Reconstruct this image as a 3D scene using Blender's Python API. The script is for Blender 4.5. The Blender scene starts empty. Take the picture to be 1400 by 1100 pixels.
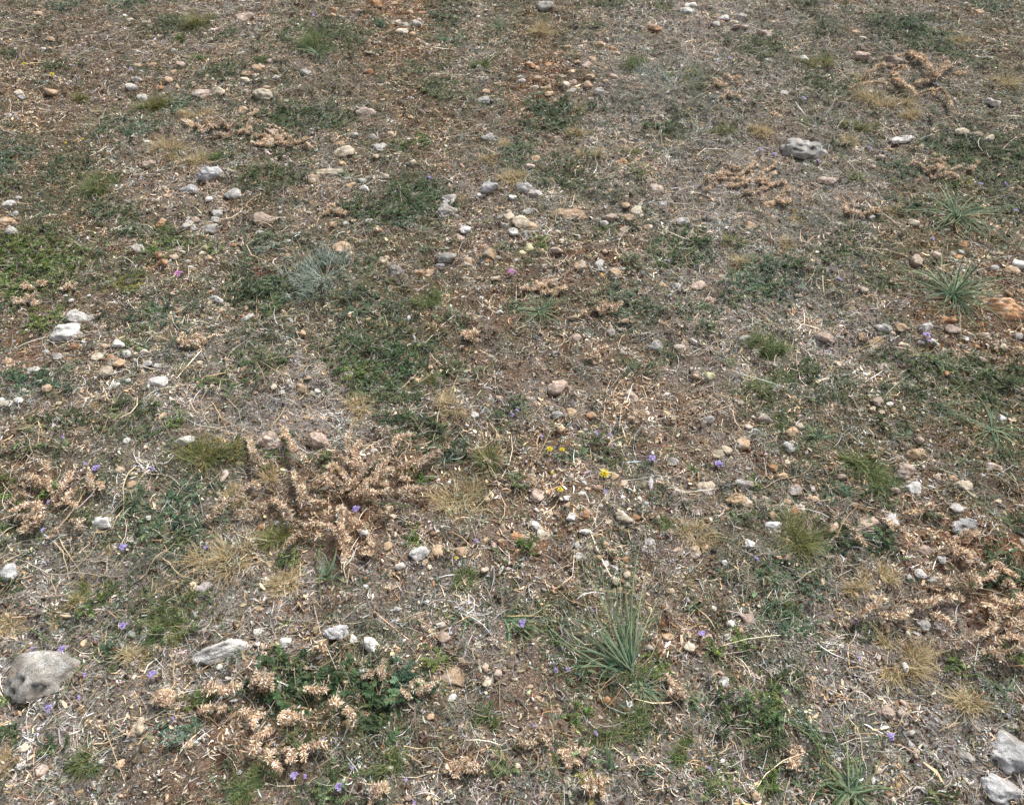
import bpy, math, re
import numpy as np

SEED = 7
rng = np.random.default_rng(SEED)
scene = bpy.context.scene
C = scene.collection

# ------------------------------------------------------------------ noise
def _h(ix, iy, iz, s):
    h = (ix.astype(np.int64)*374761393 + iy.astype(np.int64)*668265263 + iz.astype(np.int64)*2147483647 + s*1274126177) & 0xFFFFFFFF
    h = ((h ^ (h >> 13))*1274126177) & 0xFFFFFFFF
    h = ((h ^ (h >> 15))*2246822519) & 0xFFFFFFFF
    return ((h ^ (h >> 16)) & 0xFFFFFF)/float(0xFFFFFF)

def noise2(x, y, s=0):
    x = np.asarray(x, float); y = np.asarray(y, float)
    ix = np.floor(x); iy = np.floor(y); fx = x-ix; fy = y-iy
    fx = fx*fx*(3-2*fx); fy = fy*fy*(3-2*fy); z = np.zeros_like(ix)
    a = _h(ix, iy, z, s); b = _h(ix+1, iy, z, s); c = _h(ix, iy+1, z, s); d = _h(ix+1, iy+1, z, s)
    return (a*(1-fx)+b*fx)*(1-fy)+(c*(1-fx)+d*fx)*fy

def noise3(p, s=0):
    i = np.floor(p); f = p-i; f = f*f*(3-2*f)
    r = 0
    for dx in (0, 1):
        for dy in (0, 1):
            for dz in (0, 1):
                w = (f[:, 0] if dx else 1-f[:, 0])*(f[:, 1] if dy else 1-f[:, 1])*(f[:, 2] if dz else 1-f[:, 2])
                r = r + w*_h(i[:, 0]+dx, i[:, 1]+dy, i[:, 2]+dz, s)
    return r

def fbm2(x, y, s=0, o=3):
    r = 0; a = 1; t = 0
    for k in range(o):
        r = r+a*noise2(x*2**k+13.7*k, y*2**k+7.3*k, s+k); t += a; a *= .5
    return r/t

def lin(r, g, b):
    return tuple(((c/255.)/12.92 if c <= 10 else (((c/255.)+.055)/1.055)**2.4) for c in (r, g, b))

# ------------------------------------------------------------------ camera model and ground
H = 1.6; PITCH = math.radians(46.8); F = 1004.0     # focal length in photo pixels (1400 wide)
sp, cp = math.sin(PITCH), math.cos(PITCH)

def hgt(x, y):
    x = np.asarray(x, float); y = np.asarray(y, float)
    h = (fbm2(x*1.1+5, y*1.1+9, 3, 2)-.5)*.05
    h = h + (fbm2(x*7, y*7, 11, 3)-.5)*.022
    rg = 1-np.abs(fbm2(x*17, y*17, 31, 2)*2-1)
    h = h + (rg**2-.6)*.014*(.4+1.2*noise2(x*3, y*3, 33))
    h = h + (noise2(x*27, y*27, 23)-.5)*.012
    h = h + (noise2(x*44, y*44, 21)-.5)*.009
    h = h + (noise2(x*72, y*72, 25)-.5)*.005
    return h

def at(px, py):
    """the ground point seen at a photo pixel"""
    u = (px-700)/F; v = (py-550)/F
    d = np.array([u, cp-v*sp, -sp-v*cp])
    z = 0.
    for _ in range(5):
        t = (z-H)/d[2]
        x, y = d[0]*t, d[1]*t
        z = float(hgt(x, y))
    return x, y

def pxscale(px, py):
    """metres per photo pixel there"""
    x, y = at(px, py)
    depth = y*cp + H*sp
    return depth/F

TO = [(0, 0), (350, 0), (700, 0), (1040, 0), (0, 270), (350, 270), (700, 270), (1040, 270),
      (0, 540), (350, 540), (700, 540), (1040, 540), (0, 820), (350, 820), (700, 820), (1040, 820)]
ZS = 1400/360.
def tp(t, X, Y):
    o = TO[t-1]
    return o[0]+X/ZS, o[1]+Y/ZS

def project(x, y, z=0.):
    xc = x; yc = y*sp+(z-H)*cp; dc = y*cp-(z-H)*sp
    return 700+F*xc/dc, 550-F*yc/dc

# zone grids, one digit per 100 photo pixels
def grid(s):
    return np.array([[int(c) for c in r] for r in s.split()], float)/9.
G_OR = grid("21123614122222 32133336112122 22233322232143 32434445322244 33123444332356 21222234543433 32223244456334 12234456443256 12244444443346 23554455433344 33444344443343")
G_PE = grid("33445644353332 53443337323323 34436453333222 42633476743345 46452234554466 42252234435453 23221146345354 21222558653353 21224345662232 22322253432343 43332343332354")
G_GR = grid("44454253667554 34545343775665 34545456666644 34444443497653 44555344468753 55688545445443 35543334555444 66654554556643 77775665545664 87643454465766 65445556666577".replace("34444443497653", "34444444376534"))
G_GN = grid("43435455535545 34555453464555 55253636533456 75456543445564 44576744545444 45322643235667 46642353544635 44743343447434 34534446536433 34368733646344 34346534336632")
def look(g, x, y):
    """sample a zone grid at world points"""
    px, py = project(x, y)
    gx = np.clip(px/100-.5, 0, 12.999); gy = np.clip(py/100-.5, 0, 9.999)
    i = gx.astype(int); j = gy.astype(int); fx = gx-i; fy = gy-j
    return (g[j, i]*(1-fx)+g[j, i+1]*fx)*(1-fy)+(g[j+1, i]*(1-fx)+g[j+1, i+1]*fx)*fy

def drift(p, seed, amt=.55):
    """patchwise tone: older and fresher drifts"""
    v = (fbm2(p[:, 0]*22, p[:, 1]*22, seed, 2)-.5)*2.2+(noise2(p[:, 0]*5, p[:, 1]*5, seed+9)-.5)*.8
    w_ = (noise2(p[:, 0]*14, p[:, 1]*14, seed+17)-.5)*.22
    return np.exp(amt*v)[:, None]*np.stack([1+w_, 1+0*w_, 1-w_], 1)

# ------------------------------------------------------------------ mesh helpers
class Soup:
    def __init__(s): s.v = []; s.q = []; s.t = []; s.c = []; s.n = 0
    def add(s, v, q=None, t=None, c=None):
        if len(v) == 0: return
        s.v.append(v)
        if q is not None and len(q): s.q.append(q+s.n)
        if t is not None and len(t): s.t.append(t+s.n)
        if c is None: c = np.full((len(v), 3), .5)
        c = np.asarray(c, float)
        if c.ndim == 1: c = np.tile(c, (len(v), 1))
        s.c.append(c); s.n += len(v)
    def mesh(s, name, smooth=False, origin=None):
        V = np.concatenate(s.v); Cc = np.concatenate(s.c)
        if origin is not None: V = V-np.array(origin)
        Q = np.concatenate(s.q) if s.q else np.zeros((0, 4), int)
        T = np.concatenate(s.t) if s.t else np.zeros((0, 3), int)
        me = bpy.data.meshes.new(name)
        me.vertices.add(len(V)); me.vertices.foreach_set('co', V.astype(np.float32).ravel())
        L = np.concatenate([Q.ravel(), T.ravel()])
        me.loops.add(len(L)); me.loops.foreach_set('vertex_index', L.astype(np.int32))
        st = np.concatenate([np.arange(len(Q))*4, len(Q)*4+np.arange(len(T))*3])
        me.polygons.add(len(st)); me.polygons.foreach_set('loop_start', st.astype(np.int32))
        me.update(calc_edges=True)
        if smooth: me.polygons.foreach_set('use_smooth', np.ones(len(st), bool))
        ca = me.color_attributes.new('col', 'FLOAT_COLOR', 'POINT')
        ca.data.foreach_set('color', np.concatenate([Cc, np.ones((len(Cc), 1))], 1).astype(np.float32).ravel())
        return me

def jit(cols, n, v=.2, h=.05, w=None):
    """n colours drawn from a palette, varied in value and a little in hue"""
    cols = np.array(cols)
    if w is not None: w = np.array(w, float)/sum(w)
    c = cols[rng.choice(len(cols), n, p=w)]
    return np.clip(c*np.exp(rng.normal(0, v, (n, 1)))*(1+rng.normal(0, h, (n, 3))), .004, .92)

def ribbons(soup, base, az, el, ln, wd, col, nseg=3, droop=0., curl=0., prof=None, floor=True, tipcol=None, twist=0., cup=0.):
    """curved tapered strips; all arguments but nseg and prof are arrays over the strips"""
    N = len(base)
    if N == 0: return
    B = lambda a: np.broadcast_to(np.asarray(a, float), (N,)).copy()
    az, el, ln, wd, droop, curl, twist = map(B, (az, el, ln, wd, droop, curl, twist))
    p = base.astype(float).copy(); st = ln/nseg
    P = [p.copy()]; A = [az.copy()]
    a = az.copy(); e = el.copy()
    for k in range(nseg):
        e = el-droop*(k+.5)/nseg; a = az+curl*(k+.5)/nseg
        p = p+np.stack([np.cos(e)*np.cos(a), np.cos(e)*np.sin(a), np.sin(e)], 1)*st[:, None]
        P.append(p.copy()); A.append(a.copy())
    P = np.stack(P, 1); A = np.stack(A, 1)
    if floor:
        g = hgt(P[:, :, 0], P[:, :, 1])+.0015
        P[:, :, 2] = np.maximum(P[:, :, 2], g)
    if prof is None: prof = [1-.85*(k/nseg)**1.6 for k in range(nseg+1)]
    w = wd[:, None]*np.array(prof)[None]*.5
    tw = twist[:, None]
    S = np.stack([-np.sin(A)*np.cos(tw), np.cos(A)*np.cos(tw), np.sin(tw)*np.ones_like(A)], 2)*w[:, :, None]
    V = np.stack([P-S, P+S], 2).reshape(N*(nseg+1)*2, 3)
    b = np.arange(N)[:, None]*(nseg+1)*2+np.arange(nseg)[None]*2
    Q = np.stack([b, b+1, b+3, b+2], 2).reshape(-1, 4)
    col = np.broadcast_to(np.asarray(col, float), (N, 3))
    if tipcol is None: cc = np.repeat(col, (nseg+1)*2, 0)
    else:
        t = (np.arange(nseg+1)/nseg)**1.5
        cc = col[:, None, :]*(1-t)[None, :, None]+np.broadcast_to(tipcol, (N, 3))[:, None, :]*t[None, :, None]
        cc = np.repeat(cc, 2, 1).reshape(-1, 3)
    soup.add(V, Q, None, cc)

def smooth_path(pts, n):
    pts = np.array(pts, float)
    if len(pts) == 2: t = np.linspace(0, 1, n)[:, None]; return pts[0]*(1-t)+pts[1]*t
    q = np.vstack([2*pts[0]-pts[1], pts, 2*pts[-1]-pts[-2]])
    out = []
    m = len(pts)-1
    for u in np.linspace(0, m-1e-6, n):
        i = int(u); f = u-i
        a, b, c, d = q[i], q[i+1], q[i+2], q[i+3]
        out.append(.5*((2*b)+(c-a)*f+(2*a-5*b+4*c-d)*f*f+(3*b-a-3*c+d)*f**3))
    return np.array(out)

def tube(soup, P, r0, r1, col, sides=5, col1=None):
    P = np.array(P, float); n = len(P)
    T = np.gradient(P, axis=0); T /= np.linalg.norm(T, axis=1)[:, None]+1e-9
    up = np.array([0, 0, 1.]); S = np.cross(T, up)
    bad = np.linalg.norm(S, axis=1) < .05; S[bad] = [1, 0, 0]
    S /= np.linalg.norm(S, axis=1)[:, None]; U = np.cross(S, T)
    r = np.linspace(r0, r1, n)*(1+rng.normal(0, .12, n))
    a = np.arange(sides)/sides*2*math.pi
    V = P[:, None]+r[:, None, None]*(np.cos(a)[None, :, None]*S[:, None]+np.sin(a)[None, :, None]*U[:, None])
    k = np.arange(n-1)[:, None]*sides; j = np.arange(sides)[None]; j2 = (j+1) % sides
    Q = np.stack([k+j, k+j2, k+sides+j2, k+sides+j], 2).reshape(-1, 4)
    c = np.tile(np.array(col), (n, 1))
    if col1 is not None: t = np.linspace(0, 1, n)[:, None]; c = c*(1-t)+np.array(col1)*t
    soup.add(V.reshape(-1, 3), Q, None, np.repeat(c, sides, 0)*(1+rng.normal(0, .05, (n*sides, 1))))

def ico(sub):
    f = (1+5**.5)/2
    v = [(-1, f, 0), (1, f, 0), (-1, -f, 0), (1, -f, 0), (0, -1, f), (0, 1, f), (0, -1, -f), (0, 1, -f), (f, 0, -1), (f, 0, 1), (-f, 0, -1), (-f, 0, 1)]
    t = [(0, 11, 5), (0, 5, 1), (0, 1, 7), (0, 7, 10), (0, 10, 11), (1, 5, 9), (5, 11, 4), (11, 10, 2), (10, 7, 6), (7, 1, 8), (3, 9, 4), (3, 4, 2), (3, 2, 6), (3, 6, 8), (3, 8, 9), (4, 9, 5), (2, 4, 11), (6, 2, 10), (8, 6, 7), (9, 8, 1)]
    v = [np.array(p)/np.linalg.norm(p) for p in v]
    for _ in range(sub):
        m = {}; nt = []
        def mid(a, b):
            k = (min(a, b), max(a, b))
            if k not in m:
                p = v[a]+v[b]; v.append(p/np.linalg.norm(p)); m[k] = len(v)-1
            return m[k]
        for a, b, c in t:
            ab, bc, ca = mid(a, b), mid(b, c), mid(c, a)
            nt += [(a, ab, ca), (b, bc, ab), (c, ca, bc), (ab, bc, ca)]
        t = nt
    return np.array(v), np.array(t)
ICO = {k: ico(k) for k in range(5)}

# ------------------------------------------------------------------ materials
def newmat(name):
    m = bpy.data.materials.new(name); m.use_nodes = True
    nt = m.node_tree; b = nt.nodes['Principled BSDF']
    return m, nt, b
def N(nt, kind, **kw):
    n = nt.nodes.new(kind)
    for k, v in kw.items():
        if k in n.inputs: n.inputs[k].default_value = v
        else: setattr(n, k, v)
    return n
def mix(nt, a, b, fac, mode='MIX'):
    m = nt.nodes.new('ShaderNodeMix'); m.data_type = 'RGBA'; m.blend_type = mode
    for s, x in ((m.inputs['A'], a), (m.inputs['B'], b), (m.inputs['Factor'], fac)):
        if isinstance(x, (tuple, list)): s.default_value = (*x[:3], 1)
        elif isinstance(x, (int, float)): s.default_value = x
        else: nt.links.new(x, s)
    return m.outputs['Result']
def ramp(nt, x, a, b, lo=0., hi=1.):
    m = nt.nodes.new('ShaderNodeMapRange'); nt.links.new(x, m.inputs['Value'])
    m.inputs['From Min'].default_value = a; m.inputs['From Max'].default_value = b
    m.inputs['To Min'].default_value = lo; m.inputs['To Max'].default_value = hi
    m.interpolation_type = 'SMOOTHSTEP'
    return m.outputs['Result']
def noi(nt, vec, scale, detail=4, rough=.6, out='Fac'):
    n = nt.nodes.new('ShaderNodeTexNoise'); n.inputs['Scale'].default_value = scale
    n.inputs['Detail'].default_value = detail; n.inputs['Roughness'].default_value = rough
    nt.links.new(vec, n.inputs['Vector']); return n.outputs[out]

def mat_attr(name, rough=.85, trans=0., spots=.25, nscale=300):
    """plants and litter: per-vertex own colour, mottled"""
    m, nt, b = newmat(name)
    a = N(nt, 'ShaderNodeVertexColor', layer_name='col')
    g = N(nt, 'ShaderNodeNewGeometry')
    n1 = noi(nt, g.outputs['Position'], nscale, 3)
    v = ramp(nt, n1, .3, .7, 1-spots, 1+spots)
    sc = N(nt, 'ShaderNodeVectorMath', operation='SCALE')
    nt.links.new(a.outputs['Color'], sc.inputs[0]); nt.links.new(v, sc.inputs['Scale'])
    nt.links.new(sc.outputs[0], b.inputs['Base Color'])
    b.inputs['Roughness'].default_value = rough; b.inputs['Specular IOR Level'].default_value = .25
    if trans > 0:
        tr = N(nt, 'ShaderNodeBsdfTranslucent'); nt.links.new(sc.outputs[0], tr.inputs['Color'])
        mx = N(nt, 'ShaderNodeMixShader', Fac=trans)
        nt.links.new(b.outputs[0], mx.inputs[1]); nt.links.new(tr.outputs[0], mx.inputs[2])
        nt.links.new(mx.outputs[0], nt.nodes['Material Output'].inputs['Surface'])
    return m

M_leaf = mat_attr('leaf', .55, .28)
M_dry = mat_attr('dry_straw', .8, .3)
M_stem = mat_attr('stem', .8)
M_litter = mat_attr('litter', .9, 0, .3, 500)
M_petal = mat_attr('petal', .6, .25, .12)

# stone: object colour tints it, lichen and pits break it up
def stone_mat(name, use_obj=True):
    m, nt, b = newmat(name)
    if use_obj:
        oi = N(nt, 'ShaderNodeObjectInfo'); tc = N(nt, 'ShaderNodeTexCoord')
        off = N(nt, 'ShaderNodeVectorMath', operation='MULTIPLY_ADD')
        cb = N(nt, 'ShaderNodeCombineXYZ')
        for k in range(3): nt.links.new(oi.outputs['Random'], cb.inputs[k])
        nt.links.new(cb.outputs[0], off.inputs[0]); off.inputs[1].default_value = (9, 5, 7); nt.links.new(tc.outputs['Object'], off.inputs[2])
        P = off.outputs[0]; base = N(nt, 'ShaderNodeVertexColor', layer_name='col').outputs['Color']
        tint = oi.outputs['Color']
    else:
        g = N(nt, 'ShaderNodeNewGeometry'); P = g.outputs['Position']
        tint = N(nt, 'ShaderNodeVertexColor', layer_name='col').outputs['Color']; base = None
    g2 = N(nt, 'ShaderNodeNewGeometry')
    big = noi(nt, P, 28, 5, .62); mid = noi(nt, P, 90, 5, .65); fine = noi(nt, P, 420, 3, .6)
    dk = mix(nt, tint, (.42, .36, .32), 1., 'MULTIPLY')
    c = mix(nt, tint, dk, ramp(nt, mid, .50, .68, 0, .75))
    lt = mix(nt, tint, (.66, .66, .64), .72)
    c = mix(nt, c, lt, ramp(nt, big, .52, .66, 0, .8))
    stain = mix(nt, tint, (.26, .18, .115), .65)
    big2 = noi(nt, P, 17, 3, .5)
    c = mix(nt, c, stain, ramp(nt, big2, .54, .68, 0, .6))
    vor = N(nt, 'ShaderNodeTexVoronoi', feature='F1'); vor.inputs['Scale'].default_value = 190; nt.links.new(P, vor.inputs['Vector'])
    if use_obj:
        sp_ = N(nt, 'ShaderNodeMath', operation='MULTIPLY'); nt.links.new(ramp(nt, vor.outputs['Distance'], .2, .36, .8, 0), sp_.inputs[0])
        nt.links.new(ramp(nt, noi(nt, P, 22, 2, .5), .50, .66), sp_.inputs[1])
        c = mix(nt, c, (.09, .085, .08), sp_.outputs[0])
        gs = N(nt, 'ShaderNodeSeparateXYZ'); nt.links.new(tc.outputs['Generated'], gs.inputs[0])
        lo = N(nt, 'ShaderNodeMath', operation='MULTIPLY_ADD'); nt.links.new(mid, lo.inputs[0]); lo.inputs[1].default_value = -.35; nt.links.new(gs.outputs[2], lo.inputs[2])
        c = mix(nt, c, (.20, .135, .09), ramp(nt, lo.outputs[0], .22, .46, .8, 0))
        patch = N(nt, 'ShaderNodeVectorMath', operation='SCALE'); nt.links.new(c, patch.inputs[0]); nt.links.new(ramp(nt, noi(nt, P, 45, 4, .55), .38, .62, .72, 1.15), patch.inputs['Scale']); c = patch.outputs[0]
    sc = N(nt, 'ShaderNodeVectorMath', operation='SCALE'); nt.links.new(c, sc.inputs[0]); nt.links.new(ramp(nt, fine, .3, .7, .72, 1.25), sc.inputs['Scale'])
    c = sc.outputs[0]
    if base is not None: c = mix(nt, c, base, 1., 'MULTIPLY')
    nt.links.new(c, b.inputs['Base Color'])
    b.inputs['Roughness'].default_value = .88; b.inputs['Specular IOR Level'].default_value = .25
    hsum = N(nt, 'ShaderNodeMath', operation='MULTIPLY_ADD'); nt.links.new(fine, hsum.inputs[0]); hsum.inputs[1].default_value = .35; nt.links.new(mid, hsum.inputs[2])
    bp = N(nt, 'ShaderNodeBump', Strength=.9, Distance=.006); nt.links.new(hsum.outputs[0], bp.inputs['Height'])
    nt.links.new(bp.outputs[0], b.inputs['Normal'])
    return m
M_rock = stone_mat('weathered_limestone'); M_peb = stone_mat('pebble_stone', False)

def soil_mat():
    m, nt, b = newmat('stony_soil')
    z = N(nt, 'ShaderNodeVertexColor', layer_name='col'); sep = N(nt, 'ShaderNodeSeparateColor'); nt.links.new(z.outputs['Color'], sep.inputs[0])
    g = N(nt, 'ShaderNodeNewGeometry'); P = g.outputs['Position']
    n3 = noi(nt, P, 9, 5, .65); n12 = noi(nt, P, 40, 6, .7); n60 = noi(nt, P, 170, 5, .7); n200 = noi(nt, P, 600, 3, .7)
    brown = mix(nt, lin(76, 58, 45), lin(134, 112, 90), ramp(nt, n60, .35, .68))
    red = mix(nt, lin(104, 66, 46), lin(158, 110, 76), ramp(nt, n12, .35, .65))
    grey = mix(nt, lin(104, 96, 91), lin(172, 165, 157), ramp(nt, n60, .38, .66))
    ao = N(nt, 'ShaderNodeMath', operation='MULTIPLY_ADD'); nt.links.new(n12, ao.inputs[0]); ao.inputs[1].default_value = .9; nt.links.new(sep.outputs[0], ao.inputs[2])
    c = mix(nt, brown, red, ramp(nt, ao.outputs[0], .80, 1.3, 0, .8))
    ag = N(nt, 'ShaderNodeMath', operation='MULTIPLY_ADD'); nt.links.new(n3, ag.inputs[0]); ag.inputs[1].default_value = .8; nt.links.new(sep.outputs[2], ag.inputs[2])
    c = mix(nt, c, grey, ramp(nt, ag.outputs[0], .72, 1.15, 0, .95))
    an = N(nt, 'ShaderNodeMath', operation='MULTIPLY_ADD'); nt.links.new(n12, an.inputs[0]); an.inputs[1].default_value = .8; nt.links.new(sep.outputs[1], an.inputs[2])
    c = mix(nt, c, lin(84, 88, 60), ramp(nt, an.outputs[0], .8, 1.2, 0, .55))
    vo = N(nt, 'ShaderNodeTexVoronoi', feature='F1'); vo.inputs['Scale'].default_value = 210; nt.links.new(P, vo.inputs['Vector'])
    vs = N(nt, 'ShaderNodeSeparateColor'); nt.links.new(vo.outputs['Color'], vs.inputs[0])
    grit = mix(nt, lin(150, 128, 102), lin(196, 184, 166), vs.outputs[1])
    sel = ramp(nt, vs.outputs[0], .66, .72)
    dsel = ramp(nt, vo.outputs['Distance'], .32, .42, 1, 0)
    mm = N(nt, 'ShaderNodeMath', operation='MULTIPLY'); nt.links.new(sel, mm.inputs[0]); nt.links.new(dsel, mm.inputs[1])
    c = mix(nt, c, grit, mm.outputs[0])
    sc = N(nt, 'ShaderNodeVectorMath', operation='SCALE'); nt.links.new(c, sc.inputs[0]); nt.links.new(ramp(nt, n200, .3, .7, .6, 1.3), sc.inputs['Scale'])
    nt.links.new(sc.outputs[0], b.inputs['Base Color'])
    b.inputs['Roughness'].default_value = .95; b.inputs['Specular IOR Level'].default_value = .15
    h1 = N(nt, 'ShaderNodeMath', operation='MULTIPLY_ADD'); nt.links.new(n200, h1.inputs[0]); h1.inputs[1].default_value = .3; nt.links.new(n60, h1.inputs[2])
    h2 = N(nt, 'ShaderNodeMath', operation='MULTIPLY_ADD'); nt.links.new(mm.outputs[0], h2.inputs[0]); h2.inputs[1].default_value = .35; nt.links.new(h1.outputs[0], h2.inputs[2])
    bp = N(nt, 'ShaderNodeBump', Strength=1., Distance=.007); nt.links.new(h2.outputs[0], bp.inputs['Height'])
    nt.links.new(bp.outputs[0], b.inputs['Normal'])
    return m
M_soil = soil_mat()

# ------------------------------------------------------------------ object helpers
def link(name, me, mat, parent=None, loc=None):
    o = bpy.data.objects.new(name, me); C.objects.link(o)
    if mat is not None: me.materials.append(mat)
    if parent is not None: o.parent = parent
    if loc is not None: o.location = loc
    return o
def root(name, loc):
    o = bpy.data.objects.new(name, None); C.objects.link(o); o.location = loc; o.empty_display_size = .03
    return o
def part(name, soup, mat, par, smooth=False):
    """parts are modelled in world coordinates round their thing's base"""
    return link(name, soup.mesh(name, smooth, par.location), mat, par)
THINGS = []     # (object, x px, y px, width px, noun phrase, category, group)
def reg(o, px, py, w, phrase, cat, group): THINGS.append((o, px, py, w, phrase, cat, group))

# ------------------------------------------------------------------ ground sheet
def axis(lo, hi, st, far):
    a = list(np.arange(lo, hi+st/2, st)); s = st
    while a[-1] < far: s *= 1.3; a.append(a[-1]+s)
    s = st; b = []; x = lo
    while x > -far: s *= 1.3; x -= s; b.append(x)
    return np.array(b[::-1]+a)
gx = axis(-3.7, 3.7, .0115, 120); gy = axis(-.1, 5.9, .0115, 120)
XX, YY = np.meshgrid(gx, gy)
nx, ny = len(gx), len(gy)
V = np.stack([XX.ravel(), YY.ravel(), hgt(XX.ravel(), YY.ravel())], 1)
j, i = np.meshgrid(np.arange(ny-1), np.arange(nx-1), indexing='ij')
b0 = (j*nx+i).ravel()
s = Soup()
zc = np.stack([look(G_OR, V[:, 0], V[:, 1]), look(G_GN, V[:, 0], V[:, 1]), look(G_GR, V[:, 0], V[:, 1])], 1)
OR_SPOTS = [(560, 8, 60), (750, 105, 50), (515, 8, 30), (30, 490, 55), (215, 355, 25), (1290, 445, 40), (1180, 460, 25), (560, 455, 25), (700, 750, 22), (1335, 735, 40), (310, 1005, 45), (400, 1000, 30), (1300, 1000, 30), (180, 495, 25), (850, 975, 25), (1330, 855, 35), (330, 850, 18), (410, 870, 25), (1060, 640, 35), (950, 155, 20), (1085, 700, 20), (500, 700, 25), (470, 760, 20), (1160, 415, 20), (780, 600, 20), (890, 870, 60), (1290, 330, 20)]
def orange_spots(x, y):
    px, py = project(x, y); r = 0
    for sx, sy, sr in OR_SPOTS:
        r = r+np.exp(-(((px-sx)/sr)**2+((py-sy)/(sr*.6))**2))
    return np.clip(r, 0, 1)
inside = (np.abs(V[:, 0]) < 4) & (V[:, 1] > -.2) & (V[:, 1] < 6)
zc[inside, 0] += .55*orange_spots(V[inside, 0], V[inside, 1])
s.add(V, np.stack([b0, b0+1, b0+nx+1, b0+nx], 1), None, zc)
g = link('ground', s.mesh('ground', True), M_soil); g['kind'] = 'structure'

# ------------------------------------------------------------------ scatter field
def scatter(n, dens, nsc=9., namp=1.6, seed=40, ymin=.15, near=1.0):
    """n points over the seen ground (and a margin), thinned by a density"""
    out = []
    tot = 0
    while tot < n:
        m = int(n*2.5)
        y = rng.uniform(ymin, 5.6, m); half = .72*(y*cp+H*sp)+.45
        x = rng.uniform(-1, 1, m)*3.75
        k = np.abs(x) < half; x = x[k]; y = y[k]
        d = dens(x, y)*np.exp((fbm2(x*nsc, y*nsc, seed)-.5)*2*namp)
        if near != 1: d = d*(near+(1-near)*np.clip(y/4.5, 0, 1))
        k = rng.uniform(0, 1, len(x)) < np.clip(d, 0, 2)/2
        out.append(np.stack([x[k], y[k]], 1)); tot += k.sum()
    return np.concatenate(out)[:n]
def base3(p, lift=0.):
    return np.stack([p[:, 0], p[:, 1], hgt(p[:, 0], p[:, 1])+lift], 1)

STONE_C = {'t': lin(190, 164, 134), 'c': lin(208, 194, 170), 'g': lin(182, 178, 171), 'w': lin(216, 213, 206), 'W': lin(188, 187, 186),
           'o': lin(182, 140, 104), 'O': lin(216, 168, 126), 'p': lin(188, 168, 152), 'y': lin(194, 186, 146), 'd': lin(80, 76, 72), 'k': lin(162, 158, 150)}

def carve(n, aspect, rough, seed, sub, pits=()):
    v, t = ICO[sub]; v = v.copy()
    r = np.random.default_rng(seed)
    for _ in range(n):
        d = r.normal(size=3); d /= np.linalg.norm(d); h = r.uniform(.5, .86)
        k = v@d-h; m = k > 0; v[m] -= d*(k[m]*.93)[:, None]
    v = v*(1+rough*((noise3(v*1.7+seed % 97, seed)-.5)*1.3+(noise3(v*4.1+seed % 53, seed+1)-.5)*.75+(noise3(v*9+seed % 31, seed+2)-.5)*.4))[:, None]
    for (a, e, rad, dep) in pits:
        d = np.array([math.cos(a)*math.cos(e), math.sin(a)*math.cos(e), math.sin(e)])
        q = np.linalg.norm(v/np.linalg.norm(v, axis=1)[:, None]-d, axis=1)
        v *= (1-dep*np.exp(-(q/rad)**2*2.2))[:, None]
    return v*np.array(aspect), t

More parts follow.
